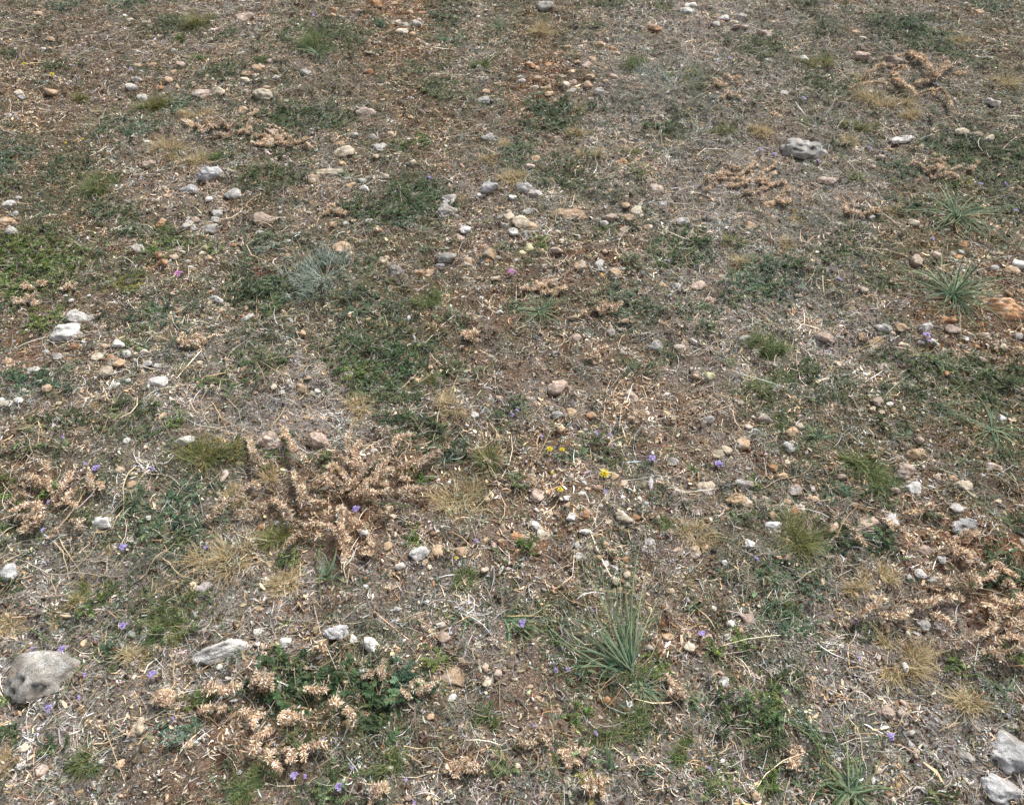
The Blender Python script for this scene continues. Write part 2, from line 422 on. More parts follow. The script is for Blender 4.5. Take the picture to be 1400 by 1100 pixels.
# ------------------------------------------------------------------ the rocks, read tile by tile: x, y, width, tone
ROCKS = {
1: "1305,90,95,p 275,488,62,t 95,488,45,c 118,520,40,g 735,345,45,t 812,345,50,t 703,463,72,g 735,425,60,g 758,513,75,w 850,470,50,o 942,455,38,t 965,345,60,p 925,385,35,t 895,430,50,t 1297,428,62,c 1310,392,55,t 1375,362,65,t 1385,515,55,c 1080,500,112,p 1165,490,80,c 800,870,72,p 1112,930,152,W 1008,1008,110,W 1110,1056,48,w 1240,1035,90,g 240,265,40,g 265,265,35,t 50,230,30,o 80,265,30,g 205,75,60,t 695,108,45,c 772,118,35,c 925,275,40,g 270,215,60,t 1370,180,30,p 450,712,28,p 1350,965,40,t 100,1055,40,g 1295,590,70,t 180,628,22,c 160,600,24,c",
2: "640,30,105,o 738,118,70,c 408,60,55,o 405,82,50,t 455,92,40,t 545,65,40,p 780,168,65,c 795,135,50,g 860,130,70,g 880,72,45,o 830,185,40,t 260,385,55,g 105,415,50,g 40,508,100,c 50,470,50,t 70,325,30,p 600,385,50,o 20,360,55,t 868,465,28,o 1210,520,80,g 1225,490,50,t 580,605,110,p 280,775,90,t 80,690,90,p 60,750,70,t 470,805,112,c 525,720,40,g 450,765,60,t 625,730,60,g 660,780,80,g 720,715,50,t 370,920,165,c 300,940,70,t 500,985,60,t 580,1003,62,w 690,935,65,c 830,865,60,c 570,960,50,g 1245,998,105,W 1200,1035,50,w 1030,1050,85,g 1240,735,80,g 1360,1048,45,w 730,20,50,t 820,65,35,t 640,835,40,t",
3: "165,30,112,k 935,25,84,w 925,65,72,w 1130,95,55,w 1085,130,50,g 1120,118,30,o 1135,160,60,c 1180,125,50,c 1190,155,50,p 1215,95,70,g 1240,140,50,p 1330,185,85,p 755,150,60,o 300,255,50,t 560,290,50,t 480,240,80,t 530,260,50,o 95,350,70,o 185,345,55,o 140,365,40,o 240,340,40,o 230,290,30,p 345,350,30,t 395,350,60,p 430,315,50,t 50,410,38,w 55,432,45,w 135,420,40,t 270,410,40,t 290,450,60,c 325,440,50,p 320,488,60,g 190,465,50,t 125,465,40,c 150,490,40,g 215,430,40,t 415,410,55,t 400,450,60,t 455,505,60,g 460,475,40,w 420,530,50,t 200,510,45,t 320,385,45,t 540,410,50,p 500,430,40,t 65,1005,110,g 130,1035,90,g 10,1050,25,w 375,965,40,g 755,1005,100,p 210,960,40,t 1350,320,25,w 580,860,60,o 115,840,60,t 100,880,70,p",
4: "25,185,65,p 230,315,55,w 525,305,85,p 700,320,92,p 220,800,205,g 740,745,165,w 1075,705,80,c 1150,725,70,p 1215,738,70,c 1230,548,82,g 640,835,60,p 690,798,35,t 600,885,30,p 130,495,50,g 1090,22,30,w 1365,120,35,g 990,515,40,t 350,960,90,p 1160,70,60,t 1230,220,40,t 500,175,60,t 540,210,50,c 35,320,25,w 1290,265,60,t 395,860,30,g",
5: "45,130,122,t 50,40,92,w 865,110,40,t 855,150,55,o 1000,120,50,g 1040,112,70,p 990,150,50,g 1030,155,60,g 1110,150,90,g 1160,80,75,g 1145,118,50,g 745,268,100,g 850,310,60,o 920,318,50,t 870,345,60,o 1095,270,52,y 1075,300,42,c 1045,318,42,c 1000,345,35,g 1015,370,28,g 1110,320,40,t 970,290,35,c 382,550,32,w 430,635,120,w 360,720,150,w 1155,545,92,w 630,775,82,w 525,848,82,c 595,840,55,o 680,832,68,w 765,822,45,c 560,922,92,c 615,860,40,t 640,880,60,t 720,865,35,c 780,880,50,w 840,895,60,g 840,980,98,w 1060,885,50,c 250,1012,50,t 45,870,55,t 245,825,40,g 300,845,60,g 180,925,80,g 620,1000,40,w 680,970,30,w 560,785,40,t 400,790,60,o 80,88,40,g 65,180,70,g 100,1075,55,w 15,1080,40,w 450,70,40,t 1300,590,40,t 1170,610,60,t 1320,640,70,w",
6: "50,115,135,p 25,185,35,g 460,270,102,t 165,308,40,t 670,338,60,c 740,395,128,k 480,140,50,g 600,125,40,g 645,135,35,g 655,170,50,o 1010,70,120,k 1060,95,52,w 1020,15,80,g 1110,165,65,w 1018,320,115,k 1120,345,98,t 985,358,60,g 875,400,45,o 930,400,70,t 1240,300,90,t 1290,322,35,g 1230,340,60,o 1270,430,60,c 1380,335,35,g 1300,110,45,g 1340,105,68,c 1320,150,60,g 1365,185,60,w 1385,130,40,g 1200,535,35,w 1300,608,38,w 155,940,35,t 240,975,30,t 275,960,35,t 250,1015,60,t 300,1040,35,c 325,1030,40,w 230,995,35,t 90,1005,50,c 140,1040,40,w 1290,1063,44,p 250,720,40,t 925,900,40,t 500,300,40,t 1090,220,70,p",
7: "75,75,80,g 45,130,100,c 95,160,90,t 65,200,60,g 300,85,195,t 605,40,50,t 670,70,70,c 615,110,60,t 600,160,60,c 800,38,60,g 690,98,35,g 520,115,80,p 490,143,50,g 720,165,60,t 905,135,78,w 85,270,62,y 50,300,45,y 20,335,35,g 240,285,55,p 265,230,30,w 550,395,80,t 460,355,80,g 370,360,80,t 270,480,25,p 800,465,50,t 870,470,60,w 990,470,95,p 1060,520,60,p 1115,422,45,c 520,715,60,g 330,745,70,p 765,785,82,g 895,800,72,p 965,762,40,w 435,825,35,w 235,835,45,d 445,870,60,t 245,1010,112,p 985,950,50,t 1050,950,60,y 630,1050,90,p 1240,750,80,g 330,640,50,t 600,660,50,t 1270,150,70,t 1250,190,30,g 1070,25,35,w",
8: "820,335,92,p 1055,320,60,o 935,305,50,p 1370,350,80,w 1335,390,70,t 1240,375,50,g 1285,590,225,O 1385,500,50,o 1385,560,50,t 330,745,118,p 540,740,60,t 600,770,110,t 660,690,80,g 740,690,70,t 760,778,62,c 965,645,78,o 1020,650,45,o 1010,705,82,p 870,695,80,g 1100,720,45,t 1125,740,52,c 1200,730,72,p 1170,680,40,o 1095,760,30,w 1150,790,30,o 1290,800,50,c 1370,805,50,t 555,940,42,w 545,1000,30,o 555,368,34,o 555,398,24,w 300,290,24,w 585,105,50,g 820,130,70,c 45,35,70,t 745,200,35,d 1375,735,50,g 200,520,40,c 1075,250,60,o 620,1080,60,p",
9: "30,45,60,c 100,25,45,g 985,245,98,w 675,245,45,w 560,680,112,w 60,935,95,W 580,1040,45,w 865,110,60,t 700,475,50,t 640,400,50,t 5,110,20,c",
10: "75,235,142,p 345,235,125,p 630,295,40,w 665,340,45,c 490,492,38,c 575,730,45,w 110,680,45,g 870,830,108,w 960,820,80,t 1095,835,80,t 765,905,50,w 920,912,36,c 895,890,35,t 1215,928,46,c 270,120,40,t 300,125,30,p 1265,800,40,p 700,800,50,t 1215,180,25,w 1160,105,50,w 1290,15,30,t 725,640,45,c",
11: "235,100,70,g 310,92,60,t 415,105,55,o 260,182,45,t 313,178,30,w 1210,50,55,c 1330,120,62,w 1250,165,50,c 1140,288,60,c 1225,258,90,t 1100,312,80,c 1385,385,50,o 1235,470,95,g 1205,555,135,t 1030,485,100,c 590,648,105,c 660,645,45,o 120,685,64,w 160,745,78,c 30,755,80,o 130,612,32,w 160,610,30,c 290,545,35,w 262,552,24,c 295,585,40,t 315,648,60,w 395,630,60,o 385,722,60,w 205,630,28,t 235,632,30,t 145,530,80,p 590,470,50,t 540,430,50,t 455,490,45,o 985,625,60,p 470,590,30,p 500,895,46,w 555,925,62,w 610,915,35,t 612,955,46,c 555,985,52,c 615,1008,46,c 545,885,35,t 490,938,32,p 510,955,30,t 575,1030,35,t 655,965,30,t 600,870,40,o 575,808,28,c 495,790,35,t 460,865,40,t 718,1058,36,c 875,830,76,p 965,835,80,t 1030,810,36,t 1075,825,46,d 360,860,70,g 350,800,50,g 1265,790,80,w 845,1040,50,t 970,1020,36,t 850,355,60,g 1250,390,40,g 1130,890,35,w 1045,130,60,g 730,775,60,g",
12: "20,130,92,p 160,195,82,t 205,165,50,c 155,275,72,w 75,385,55,t 140,360,50,c 115,430,60,t 175,495,82,p 140,568,64,t 275,550,64,t 180,615,55,o 65,700,92,w 850,240,56,p 825,318,108,t 750,395,132,p 805,490,92,w 715,505,42,p 715,78,46,t 640,88,40,p 590,75,50,t 690,45,40,w 1285,122,46,w 1235,378,82,p 1075,475,82,c 1180,428,28,w 1025,445,50,t 940,430,50,p 535,325,30,w 595,325,50,t 435,430,60,p 550,690,155,p 690,660,102,w 1040,598,80,g 1100,695,155,W 1260,565,35,c 1185,648,30,w 870,820,112,p 965,870,50,w 1180,905,76,p 850,950,60,w 790,970,50,g 655,870,40,g 325,815,40,w 420,685,30,c 940,1000,100,g 1390,780,50,c",
13: "230,400,360,k 350,425,30,w 1190,262,330,w 1020,415,40,t 880,510,115,t 740,670,92,c 640,868,52,t 220,905,90,p 110,875,56,w 90,598,46,t 1165,355,36,w 440,580,40,t 130,780,50,c 1010,765,50,t",
14: "430,160,130,W 520,205,62,w 630,235,125,w 155,220,70,w 45,385,82,p 20,330,60,c 1060,415,200,t 1000,195,60,p 985,130,50,c 1225,360,46,t 1110,325,50,t 1230,435,60,c 1285,390,50,p 1045,520,50,w 580,375,60,g 930,620,40,t 810,1045,40,p 1385,880,40,c 10,165,50,w 10,235,40,w 750,45,50,w",
15: "1165,125,56,w 1195,165,60,t 1245,95,92,p 1145,190,46,g 940,245,62,c 1050,195,50,p 1150,240,50,c 830,198,60,t 500,530,46,o 1110,855,40,w 1130,430,60,w 820,160,30,p 1300,1030,60,t",
16: "665,595,120,p 765,550,60,p 750,600,55,p 795,705,66,k 800,770,50,g 1305,765,235,W 1270,985,225,W 1075,820,120,k 860,130,80,g 620,900,50,c 1110,60,30,w"}
# the ones with a form of their own: (tile, x, y): (depth/width, height/width, turn in degrees, facets, pits, words)
SPECIAL = {
 (13, 230, 400): (.8, .48, 6, 4, [(-2.5, 1.15, .24, .2), (-1.35, .92, .30, .24), (-1.0, .72, .27, .22), (-2.4, .62, .2, .2)], 'large grey rock with dark pits'),
 (13, 1190, 262): (.30, .20, 24, 5, [(1.2, 1.2, .5, .25), (2.6, 1., .4, .2)], 'long white bone-like rock'),
 (4, 220, 800): (.68, .5, -8, 5, [(-2.3, 1.1, .3, .22), (-.95, .8, .4, .24), (-2.2, .6, .22, .22)], 'grey rock with three dark hollows'),
 (4, 740, 745): (.34, .2, 22, 4, [(1.2, 1.2, .5, .2)], 'long pale lichen-covered rock'),
 (8, 1285, 590): (.62, .52, -30, 6, [], 'large orange angular rock'),
 (1, 1112, 930): (.62, .5, 12, 7, [(3.0, .5, .4, .25)], 'blocky white and grey rock'),
 (1, 1008, 1008): (.6, .45, -10, 5, [], 'rounded white and grey rock'),
 (5, 430, 635): (.85, .5, 0, 3, [], 'bright white rounded rock, upper one of a touching pair'),
 (5, 360, 720): (.8, .5, 10, 3, [], 'bright white rounded rock, lower one of a touching pair'),
 (5, 1155, 545): (.55, .4, -8, 5, [(-2.1, .95, .36, .24), (-1.0, .9, .33, .24)], 'small white rock with black hollows'),
 (6, 740, 395): (.8, .6, 5, 10, [(1.8, .8, .5, .2)], 'blocky grey rock with a notched top'),
 (6, 1018, 320): (.62, .5, 20, 8, [], 'grey lichen-spotted rock'),
 (6, 1120, 345): (.7, .4, -10, 6, [], 'flat tan rock'),
 (7, 300, 85): (.5, .2, -8, 6, [], 'broad half-buried tan rock'),
 (6, 50, 115): (.65, .3, -20, 6, [], 'broad half-buried pinkish rock'),
 (2, 370, 920): (.4, .24, 14, 6, [], 'long low white and tan rock'),
 (2, 640, 30): (.6, .4, -18, 8, [], 'orange-brown rock'),
 (3, 165, 30): (.75, .5, 15, 9, [], 'angular grey-tan boulder'),
 (3, 935, 25): (.7, .45, 0, 3, [], 'white rounded rock, upper one of a touching pair'),
 (3, 925, 65): (.7, .45, 0, 3, [], 'white rounded rock, lower one of a touching pair'),
 (9, 985, 245): (.6, .45, 10, 4, [], 'rounded white rock with grey streaks'),
 (12, 65, 700): (.65, .5, 0, 4, [], 'rounded white rock with vertical dark streaks'),
 (10, 75, 235): (.85, .7, 0, 5, [], 'round pinkish-grey rock with a mossy foot'),
 (10, 345, 235): (.85, .7, -15, 6, [], 'smooth pinkish-tan rock'),
 (12, 550, 690): (.75, .45, 0, 5, [], 'round pinkish-grey rock with a dark mossy foot'),
 (12, 1100, 695): (.65, .4, 12, 8, [(1.0, .9, .3, .2), (3.2, .8, .3, .2)], 'knobbly white and brown rock'),
 (14, 430, 160): (.6, .4, 10, 6, [], 'rounded cream-white rock'),
 (14, 630, 235): (.6, .55, -35, 7, [(2.2, 1.1, .35, .4)], 'twisted pinkish-white rock with a hollow'),
 (14, 1060, 415): (.6, .16, 15, 7, [], 'flat wide brown-grey slab'),
 (16, 665, 595): (.7, .5, -8, 7, [], 'two-toned brown and cream rock'),
 (16, 1305, 765): (.95, .62, 8, 6, [(-2.6, .35, .4, .16)], 'large rounded white and grey rock'),
 (16, 1270, 985): (.8, .5, -10, 7, [(-1.2, .4, .5, .28)], 'large pale white rock with a sloping ledge'),
 (16, 1075, 820): (.7, .3, -20, 6, [], 'soft-edged grey half-buried rock'),
 (11, 590, 648): (.75, .55, -8, 8, [], 'blocky cream stone standing proud'),
 (11, 1205, 555): (.7, .45, 0, 7, [(1.9, .9, .4, .2)], 'weathered tan rock with a chipped top'),
 (7, 990, 470): (.7, .5, 20, 10, [], 'triangular pinkish-brown rock'),
 (8, 330, 745): (.7, .42, -5, 4, [], 'domed pinkish rock'),
 (7, 235, 835): (.8, .5, 0, 4, [], 'small black stone'),
}
rocks = []
for t, sx in ROCKS.items():
    for e in sx.split():
        X, Y, W, c = e.split(','); X, Y, W = int(X), int(Y), int(W)
        px, py = tp(t, X, Y); rocks.append([px, py, W/ZS, c, (t, X, Y)])
rocks.sort(key=lambda r: -r[2]-(50 if r[4] in SPECIAL else 0))
TONE = {'O': 'orange', 't': 'tan', 'c': 'cream', 'g': 'grey', 'w': 'white', 'W': 'grey-white', 'o': 'orange-brown', 'p': 'pinkish-tan', 'y': 'yellowish', 'd': 'black', 'k': 'mottled grey'}
peb_soup = Soup()
N_IND = 285
for k, (px, py, wpx, c, key) in enumerate(rocks):
    m = pxscale(px, py); a = wpx*m*.535
    sd = int(px*31+py*17) % 9973
    r = np.random.default_rng(sd)
    if key in SPECIAL: dep, hh, rot, fac, pits, words = SPECIAL[key]
    else:
        dep, hh, rot, fac, pits, words = r.uniform(.72, 1.02), r.uniform(.42, .6), r.uniform(-30, 30), int(r.integers(6, 14)), [], None
    sub = 4 if wpx > 30 else (3 if wpx > 13 else 2)
    v, t = carve(fac, (a, a*dep, a*hh*1.25), .3, sd, sub, pits)
    cr, sr = math.cos(math.radians(rot)), math.sin(math.radians(rot))
    v = np.stack([v[:, 0]*cr-v[:, 1]*sr, v[:, 0]*sr+v[:, 1]*cr, v[:, 2]], 1)
    top = a*hh*1.25
    x, y = at(px, py+.25*top/m)
    z = float(hgt(x, y))+top*r.uniform(-.12, .1)+.002
    tint = np.array(STONE_C[c])*np.exp(r.normal(0, .10))*1.08
    if k < N_IND:
        so = Soup(); cc = np.ones((len(v), 3))
        if pits:   # shade of the hollows painted in as darker vertex colour
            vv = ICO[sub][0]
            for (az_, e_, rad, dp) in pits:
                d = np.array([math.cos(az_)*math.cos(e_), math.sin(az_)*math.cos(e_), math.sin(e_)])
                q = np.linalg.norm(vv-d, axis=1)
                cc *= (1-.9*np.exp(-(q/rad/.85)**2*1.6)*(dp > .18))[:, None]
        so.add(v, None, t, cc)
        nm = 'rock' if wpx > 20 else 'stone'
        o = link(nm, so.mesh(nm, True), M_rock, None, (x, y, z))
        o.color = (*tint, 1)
        size = 'large' if wpx > 38 else ('sizeable' if wpx > 24 else ('medium' if wpx > 16 else 'small'))
        reg(o, px, py, wpx, words or f'{size} {TONE[c]} {nm}', 'rock', ('rocks' if nm == 'rock' else 'stones')+' lying in the soil')
    else:
        peb_soup.add(v+np.array([x, y, z]), None, t, tint)

# gravel: everything smaller
def pebbles(soup, P, size, cols, sub):
    nvar = 14
    va = rng.integers(0, nvar, len(P))
    for q in range(nvar):
        v, t = carve(11, (1, .75, .6), .5, 300+q, sub)
        idx = np.where(va == q)[0]
        if len(idx) == 0: continue
        n = len(idx); a = rng.uniform(0, 2*math.pi, n); s_ = size[idx]
        sx = s_*rng.uniform(.8, 1.3, n); sy = s_*rng.uniform(.65, 1.05, n); sz = s_*rng.uniform(.5, 1.0, n)
        W = v[None]*np.stack([sx, sy, sz], 1)[:, None]
        ca, sa = np.cos(a)[:, None], np.sin(a)[:, None]
        W = np.stack([W[..., 0]*ca-W[..., 1]*sa, W[..., 0]*sa+W[..., 1]*ca, W[..., 2]], 2)+P[idx][:, None]
        T = (t[None]+(np.arange(n)*len(v))[:, None, None]).reshape(-1, 3)
        soup.add(W.reshape(-1, 3), None, T, np.repeat(cols[idx], len(v), 0))
pal = [STONE_C[c] for c in 'tcgwopy']
def dP(x, y): return (look(G_PE, x, y)*1.5)**2.6
n = 13500; p = scatter(n, lambda x, y: .05+dP(x, y), 9, 3.6, 51, near=.5); s_ = rng.lognormal(math.log(.0058), .42, n)
cols = jit(pal, n, .22, .05, [5, 5, 3, 2.2, 1.2, 3, .5]); B3 = base3(p); B3[:, 2] += s_*.05
pebbles(peb_soup, B3, s_, cols, 1)
n = 100000; p = scatter(n, lambda x, y: .15+dP(x, y), 14, 3.0, 52); s_ = rng.lognormal(math.log(.0027), .38, n)
ora = orange_spots(p[:, 0], p[:, 1])
cols = jit(pal, n, .28, .06, [5, 4, 3, 1.8, 1.2, 2.5, .5]); co2 = jit([lin(182, 128, 86), lin(200, 156, 112), lin(160, 104, 70)], n, .2)
k = rng.uniform(0, 1, n) < ora*.6; cols[k] = co2[k]
B3 = base3(p); B3[:, 2] += s_*.3
pebbles(peb_soup, B3, s_, cols, 0)
o = link('gravel', peb_soup.mesh('gravel', True), M_peb)
o['kind'] = 'stuff'; o['label'] = 'small loose pebbles and gravel strewn over the brown soil'; o['category'] = 'gravel'

S = Soup(); n = 90000; p = scatter(n, lambda x, y: 1+0*x, 16, 3., 57); s_ = rng.lognormal(math.log(.0034), .5, n).clip(0, .0075)
cols = drift(p, 600)*jit([lin(96, 78, 64), lin(128, 108, 88), lin(76, 60, 50), lin(150, 132, 110), lin(116, 84, 62)], n, .22, .04, [3, 3, 3, 1.6, 1.4])
B3 = base3(p); B3[:, 2] += s_*.35
pebbles(S, B3, s_, cols, 0)
o = link('soil_crumbs', S.mesh('soil_crumbs'), M_litter)
o['kind'] = 'stuff'; o['label'] = 'dark brown soil crumbs covering the ground'; o['category'] = 'soil crumbs'

# ------------------------------------------------------------------ litter: dry crumbs, straws, dead leaves, lichen
L = Soup()
GREY = [lin(184, 179, 173), lin(152, 145, 137), lin(200, 194, 186), lin(120, 112, 104), lin(92, 84, 77)]
TAN = [lin(178, 155, 126), lin(154, 130, 102), lin(130, 106, 82), lin(202, 184, 156), lin(106, 82, 64)]
def straws(n, dens, cols, wts, l0, ls, w0, el=.25, seed=60, nsc=9, namp=1.5, nseg=3, curl=1.6):
    p = scatter(n, dens, nsc, namp, seed)
    ribbons(L, base3(p, 0.), rng.uniform(0, 2*math.pi, n), rng.normal(.05, el, n).clip(-.1, 1.2), rng.lognormal(math.log(l0), ls, n),
            w0*rng.lognormal(0, .35, n), jit(cols, n, .3, .04, wts)*drift(p, 500, .8), nseg, rng.uniform(-.3, 1., n), rng.normal(0, curl, n), [.7, 1, .9, .4][:nseg+1] if nseg == 3 else [.6, 1, .4],
            twist=rng.uniform(-.9, .9, n))
dG = lambda x, y: .12+(look(G_GR, x, y)*1.55)**3
dO = lambda x, y: .45+look(G_OR, x, y)
straws(165000, dG, GREY, [4, 3, 2.2, 2.4, 1.8], .0115, .4, .0018, .35, 61, 19, 3.2)
straws(120000, dO, TAN, [3.4, 3, 2.4, 2.4, 2.], .0095, .45, .0029, .45, 62, 21, 3.4, 2, 1.)
straws(66000, dG, GREY+TAN, [4, 2, 4, 1, .5, 3, 2, 1, 3, .5], 0.040, .45, .0012, .3, 63, 13, 2.8, 3, 1.4)
straws(7500, lambda x, y: 1+0*x, [lin(206, 196, 176), lin(186, 168, 138), lin(150, 124, 94)], [3, 3, 1.5], .08, .45, .0014, .15, 64, 4, 1.2, 3, 1.)
straws(26000, dO, TAN+GREY[:2], [3, 3, 2, 4, 1, 2, 1], .013, .35, .0062, .6, 68, 17, 3.6, 2, .8)
RB = np.array([(o_.location.x, o_.location.y, w_*pxscale(px_, py_)*.5) for o_, px_, py_, w_, *_ in THINGS])
ri = rng.choice(len(RB), 17000, p=RB[:, 2]/RB[:, 2].sum()); th = rng.uniform(0, 6.28, len(ri)); n = len(ri)
rr = RB[ri, 2]*rng.normal(1.02, .16, n)
p = RB[ri, :2]+np.stack([np.cos(th)*rr, np.sin(th)*rr*.85], 1)
ribbons(L, base3(p, RB[ri, 2]*rng.uniform(0, .28, n)*(rr < RB[ri, 2]*1.1)), th+rng.normal(math.pi/2, .6, n), rng.normal(.1, .4, n), rng.lognormal(math.log(.012), .45, n), .0018*rng.lognormal(0, .35, n),
        jit(GREY+TAN, n, .25), 3, rng.uniform(-.3, 1, n), rng.normal(0, 1.4, n), [.7, 1, .9, .4], twist=rng.uniform(-.9, .9, n))
o = link('dry_litter', L.mesh('dry_litter'), M_litter)
o['kind'] = 'stuff'; o['label'] = 'dry grey and tan plant litter covering the soil'; o['category'] = 'plant litter'
# lichen crumbs: tight little knots of pale lobes
L = Soup()
n0 = 11000; c0 = scatter(n0, lambda x, y: .05+(look(G_GR, x, y)*1.5)**4, 7, 2.6, 71)
rep = rng.integers(5, 16, n0); ci = np.repeat(np.arange(n0), rep); n = len(ci)
sz = rng.lognormal(math.log(.0054), .38, n0)[ci]
p = c0[ci]+rng.normal(0, .75, (n, 2))*sz[:, None]
ribbons(L, base3(p, .001), rng.uniform(0, 6.28, n), rng.uniform(.2, 1.3, n), sz*rng.uniform(.5, 1.1, n), sz*rng.uniform(.22, .5, n),
        jit([lin(196, 192, 182), lin(170, 166, 156), lin(142, 140, 130), lin(186, 178, 164)], n0, .16)[ci]*np.exp(rng.normal(0, .12, (n, 1))), 2, rng.uniform(.5, 2.5, n), rng.normal(0, 1, n), [.5, 1, .8], twist=rng.uniform(-.8, .8, n))
o = link('lichen_crumbs', L.mesh('lichen_crumbs'), M_litter)
o['kind'] = 'stuff'; o['label'] = 'pale curled lichen crumbs strewn between the plants'; o['category'] = 'lichen'

# ground cover: tiny herb leaves and thin grass between the bigger plants
GREENS = [lin(90, 104, 70), lin(76, 92, 62), lin(106, 118, 80), lin(98, 110, 88), lin(122, 126, 86), lin(66, 80, 54)]
BLUES = [lin(96, 118, 96), lin(82, 106, 84), lin(118, 136, 116), lin(70, 92, 72)]
L = Soup()
dN = lambda x, y: (look(G_GN, x, y)*1.6)**2.4
n0 = 34000; c0 = scatter(n0, dN, 11, 3.8, 81)
rep = rng.integers(4, 13, n0); ci = np.repeat(np.arange(n0), rep); n = len(ci)
p = c0[ci]+rng.normal(0, .0065, (n, 2)); az = np.arctan2(p[:, 1]-c0[ci][:, 1], p[:, 0]-c0[ci][:, 0])
ribbons(L, base3(p, rng.uniform(0, .006, n)), az+rng.normal(0, .5, n), rng.uniform(0, .9, n), rng.uniform(.004, .010, n), rng.uniform(.0018, .0038, n),
        jit(GREENS+BLUES, n0, .18, .05)[ci]*np.exp(rng.normal(0, .15, (n, 1))), 2, rng.uniform(0, 1, n), 0., [.5, 1, .25], twist=rng.normal(0, .5, n))
n = 80000; p = scatter(n, dN, 9, 3.2, 82)
ribbons(L, base3(p), rng.uniform(0, 6.28, n), rng.uniform(.1, 1., n), rng.lognormal(math.log(.026), .4, n), .0013*rng.lognormal(0, .25, n),
        jit(GREENS+BLUES+[lin(150, 146, 92)], n, .2), 3, rng.uniform(.2, 1.4, n), rng.normal(0, .8, n))
o = link('ground_cover', L.mesh('ground_cover'), M_leaf)
o['kind'] = 'stuff'; o['label'] = 'sparse low green herbs and thin grass among the litter'; o['category'] = 'ground cover'

# ------------------------------------------------------------------ plants
def disc(n, cx, cy, rx, ry, seed, dens=1.):
    """n points in a ragged blob"""
    out = []; tot = 0
    while tot < n:
        m = n*3; u = rng.uniform(-1, 1, (m, 2)); r = np.hypot(u[:, 0], u[:, 1])
        x = cx+u[:, 0]*rx*1.2; y = cy+u[:, 1]*ry*1.2
        pr = np.exp(-(r*1.85)**2.6)*np.clip(4.2*(fbm2(x*15+seed, y*15, seed, 2)-.28), .12, 1)*(.25+1.3*noise2(x*48+seed, y*48, seed+5))*1.3
        k = (rng.uniform(0, 1, m) < pr) & (r < 1.)
        out.append(np.stack([x[k], y[k]], 1)[:n]); tot += k.sum()
        if len(out) > 400: break
    return np.concatenate(out)[:n]

def spot(t, X, Y, W, Hh=None):
    px, py = tp(t, X, Y); m = pxscale(px, py); x, y = at(px, py)
    w = W/ZS*m; hp = (Hh or W*.62)/ZS
    y0 = at(px, py+hp/2)[1]; y1 = at(px, py-hp/2)[1]
    return px, py, m, x, y, w, abs(y1-y0)

def grass_tuft(t, X, Y, W, pal_, tips, words, cat='grass', dens=1., Hh=None):
    px, py, m, x, y, w, d = spot(t, X, Y, W, Hh)
    o = root('grass_tuft', (x, y, float(hgt(x, y))))
    R = w*.5; n = int(np.clip(150+R*R*30000, 110, 760)*dens)
    S = Soup(); nc = int(rng.integers(5, 10))
    cen = np.stack([rng.normal(0, .34, nc), rng.normal(0, .26, nc)], 1)*R
    for q in range(2):
        nn = int(n*(1.1 if q == 0 else .6)); ic = rng.integers(0, nc, nn)
        off = cen[ic]+rng.normal(0, R*.10, (nn, 2))
        p = np.array([x, y])+off
        out = np.arctan2(off[:, 1], off[:, 0])
        az = out+rng.normal(0, .85 if q == 0 else 3., nn); el = rng.uniform(.0, 1.25, nn)
        ln = np.minimum(R*rng.lognormal(-.55, .35, nn), .15)*(1 if q == 0 else .55)
        ribbons(S, base3(p, 0), az, el, ln, .0013*rng.lognormal(0, .35, nn), jit(pal_ if q == 0 else pal_+[lin(150, 124, 84), lin(176, 164, 136)], nn, .28), 4,
                rng.uniform(-.3, 1.8, nn), rng.normal(0, .9, nn), tipcol=jit(tips, nn, .2))
    part('blades', S, M_dry if cat == 'dry grass' else M_leaf, o)
    reg(o, px, py, W/ZS, words, cat, 'grass tufts')
    return o

def rosette(t, X, Y, W, words, n=46, aim=None, spread=3.2, pal_=None, up=.5, wid=.0034, Hh=None, dry=.15):
    px, py, m, x, y, w, d = spot(t, X, Y, W, Hh)
    o = root('rosette_plant', (x, y, float(hgt(x, y))))
    S = Soup(); R = w*.5
    pal_ = pal_ or [lin(124, 146, 118), lin(106, 130, 104), lin(144, 162, 130), lin(86, 108, 82)]
    az = rng.uniform(0, 6.28, n) if aim is None else rng.normal(math.radians(aim), spread/3.2, n)
    el = rng.normal(up, .28, n).clip(.05, 1.4); ln = R*rng.uniform(.55, 1.25, n)
    p = np.stack([x+rng.normal(0, .006, n), y+rng.normal(0, .005, n)], 1)
    ribbons(S, base3(p, 0), az, el, ln, wid*rng.uniform(.7, 1.2, n), jit(pal_, n, .15), 8, rng.uniform(.1, 1.7, n), rng.normal(0, .95, n),
            prof=[.8, 1, 1, .95, .88, .78, .62, .4, .12], tipcol=jit([lin(110, 128, 84), lin(150, 146, 96), lin(92, 112, 76)], n, .12), twist=rng.normal(0, .35, n))
    part('leaves', S, M_leaf, o)
    nd = int(n*dry)
    if nd:
        S = Soup()
        ribbons(S, base3(p[:nd], 0), rng.uniform(0, 6.28, nd), rng.uniform(.1, .6, nd), R*rng.uniform(.5, 1.1, nd), wid*.5, jit(TAN[:2]+[lin(206, 188, 148)], nd, .1), 6, rng.uniform(.3, 1., nd), rng.normal(0, 1.1, nd), prof=[.8, 1, 1, .9, .7, .5, .2])
        part('dead_leaves', S, M_dry, o)
    reg(o, px, py, W/ZS, words, 'plant', 'long-leaved rosette plants')
    return o

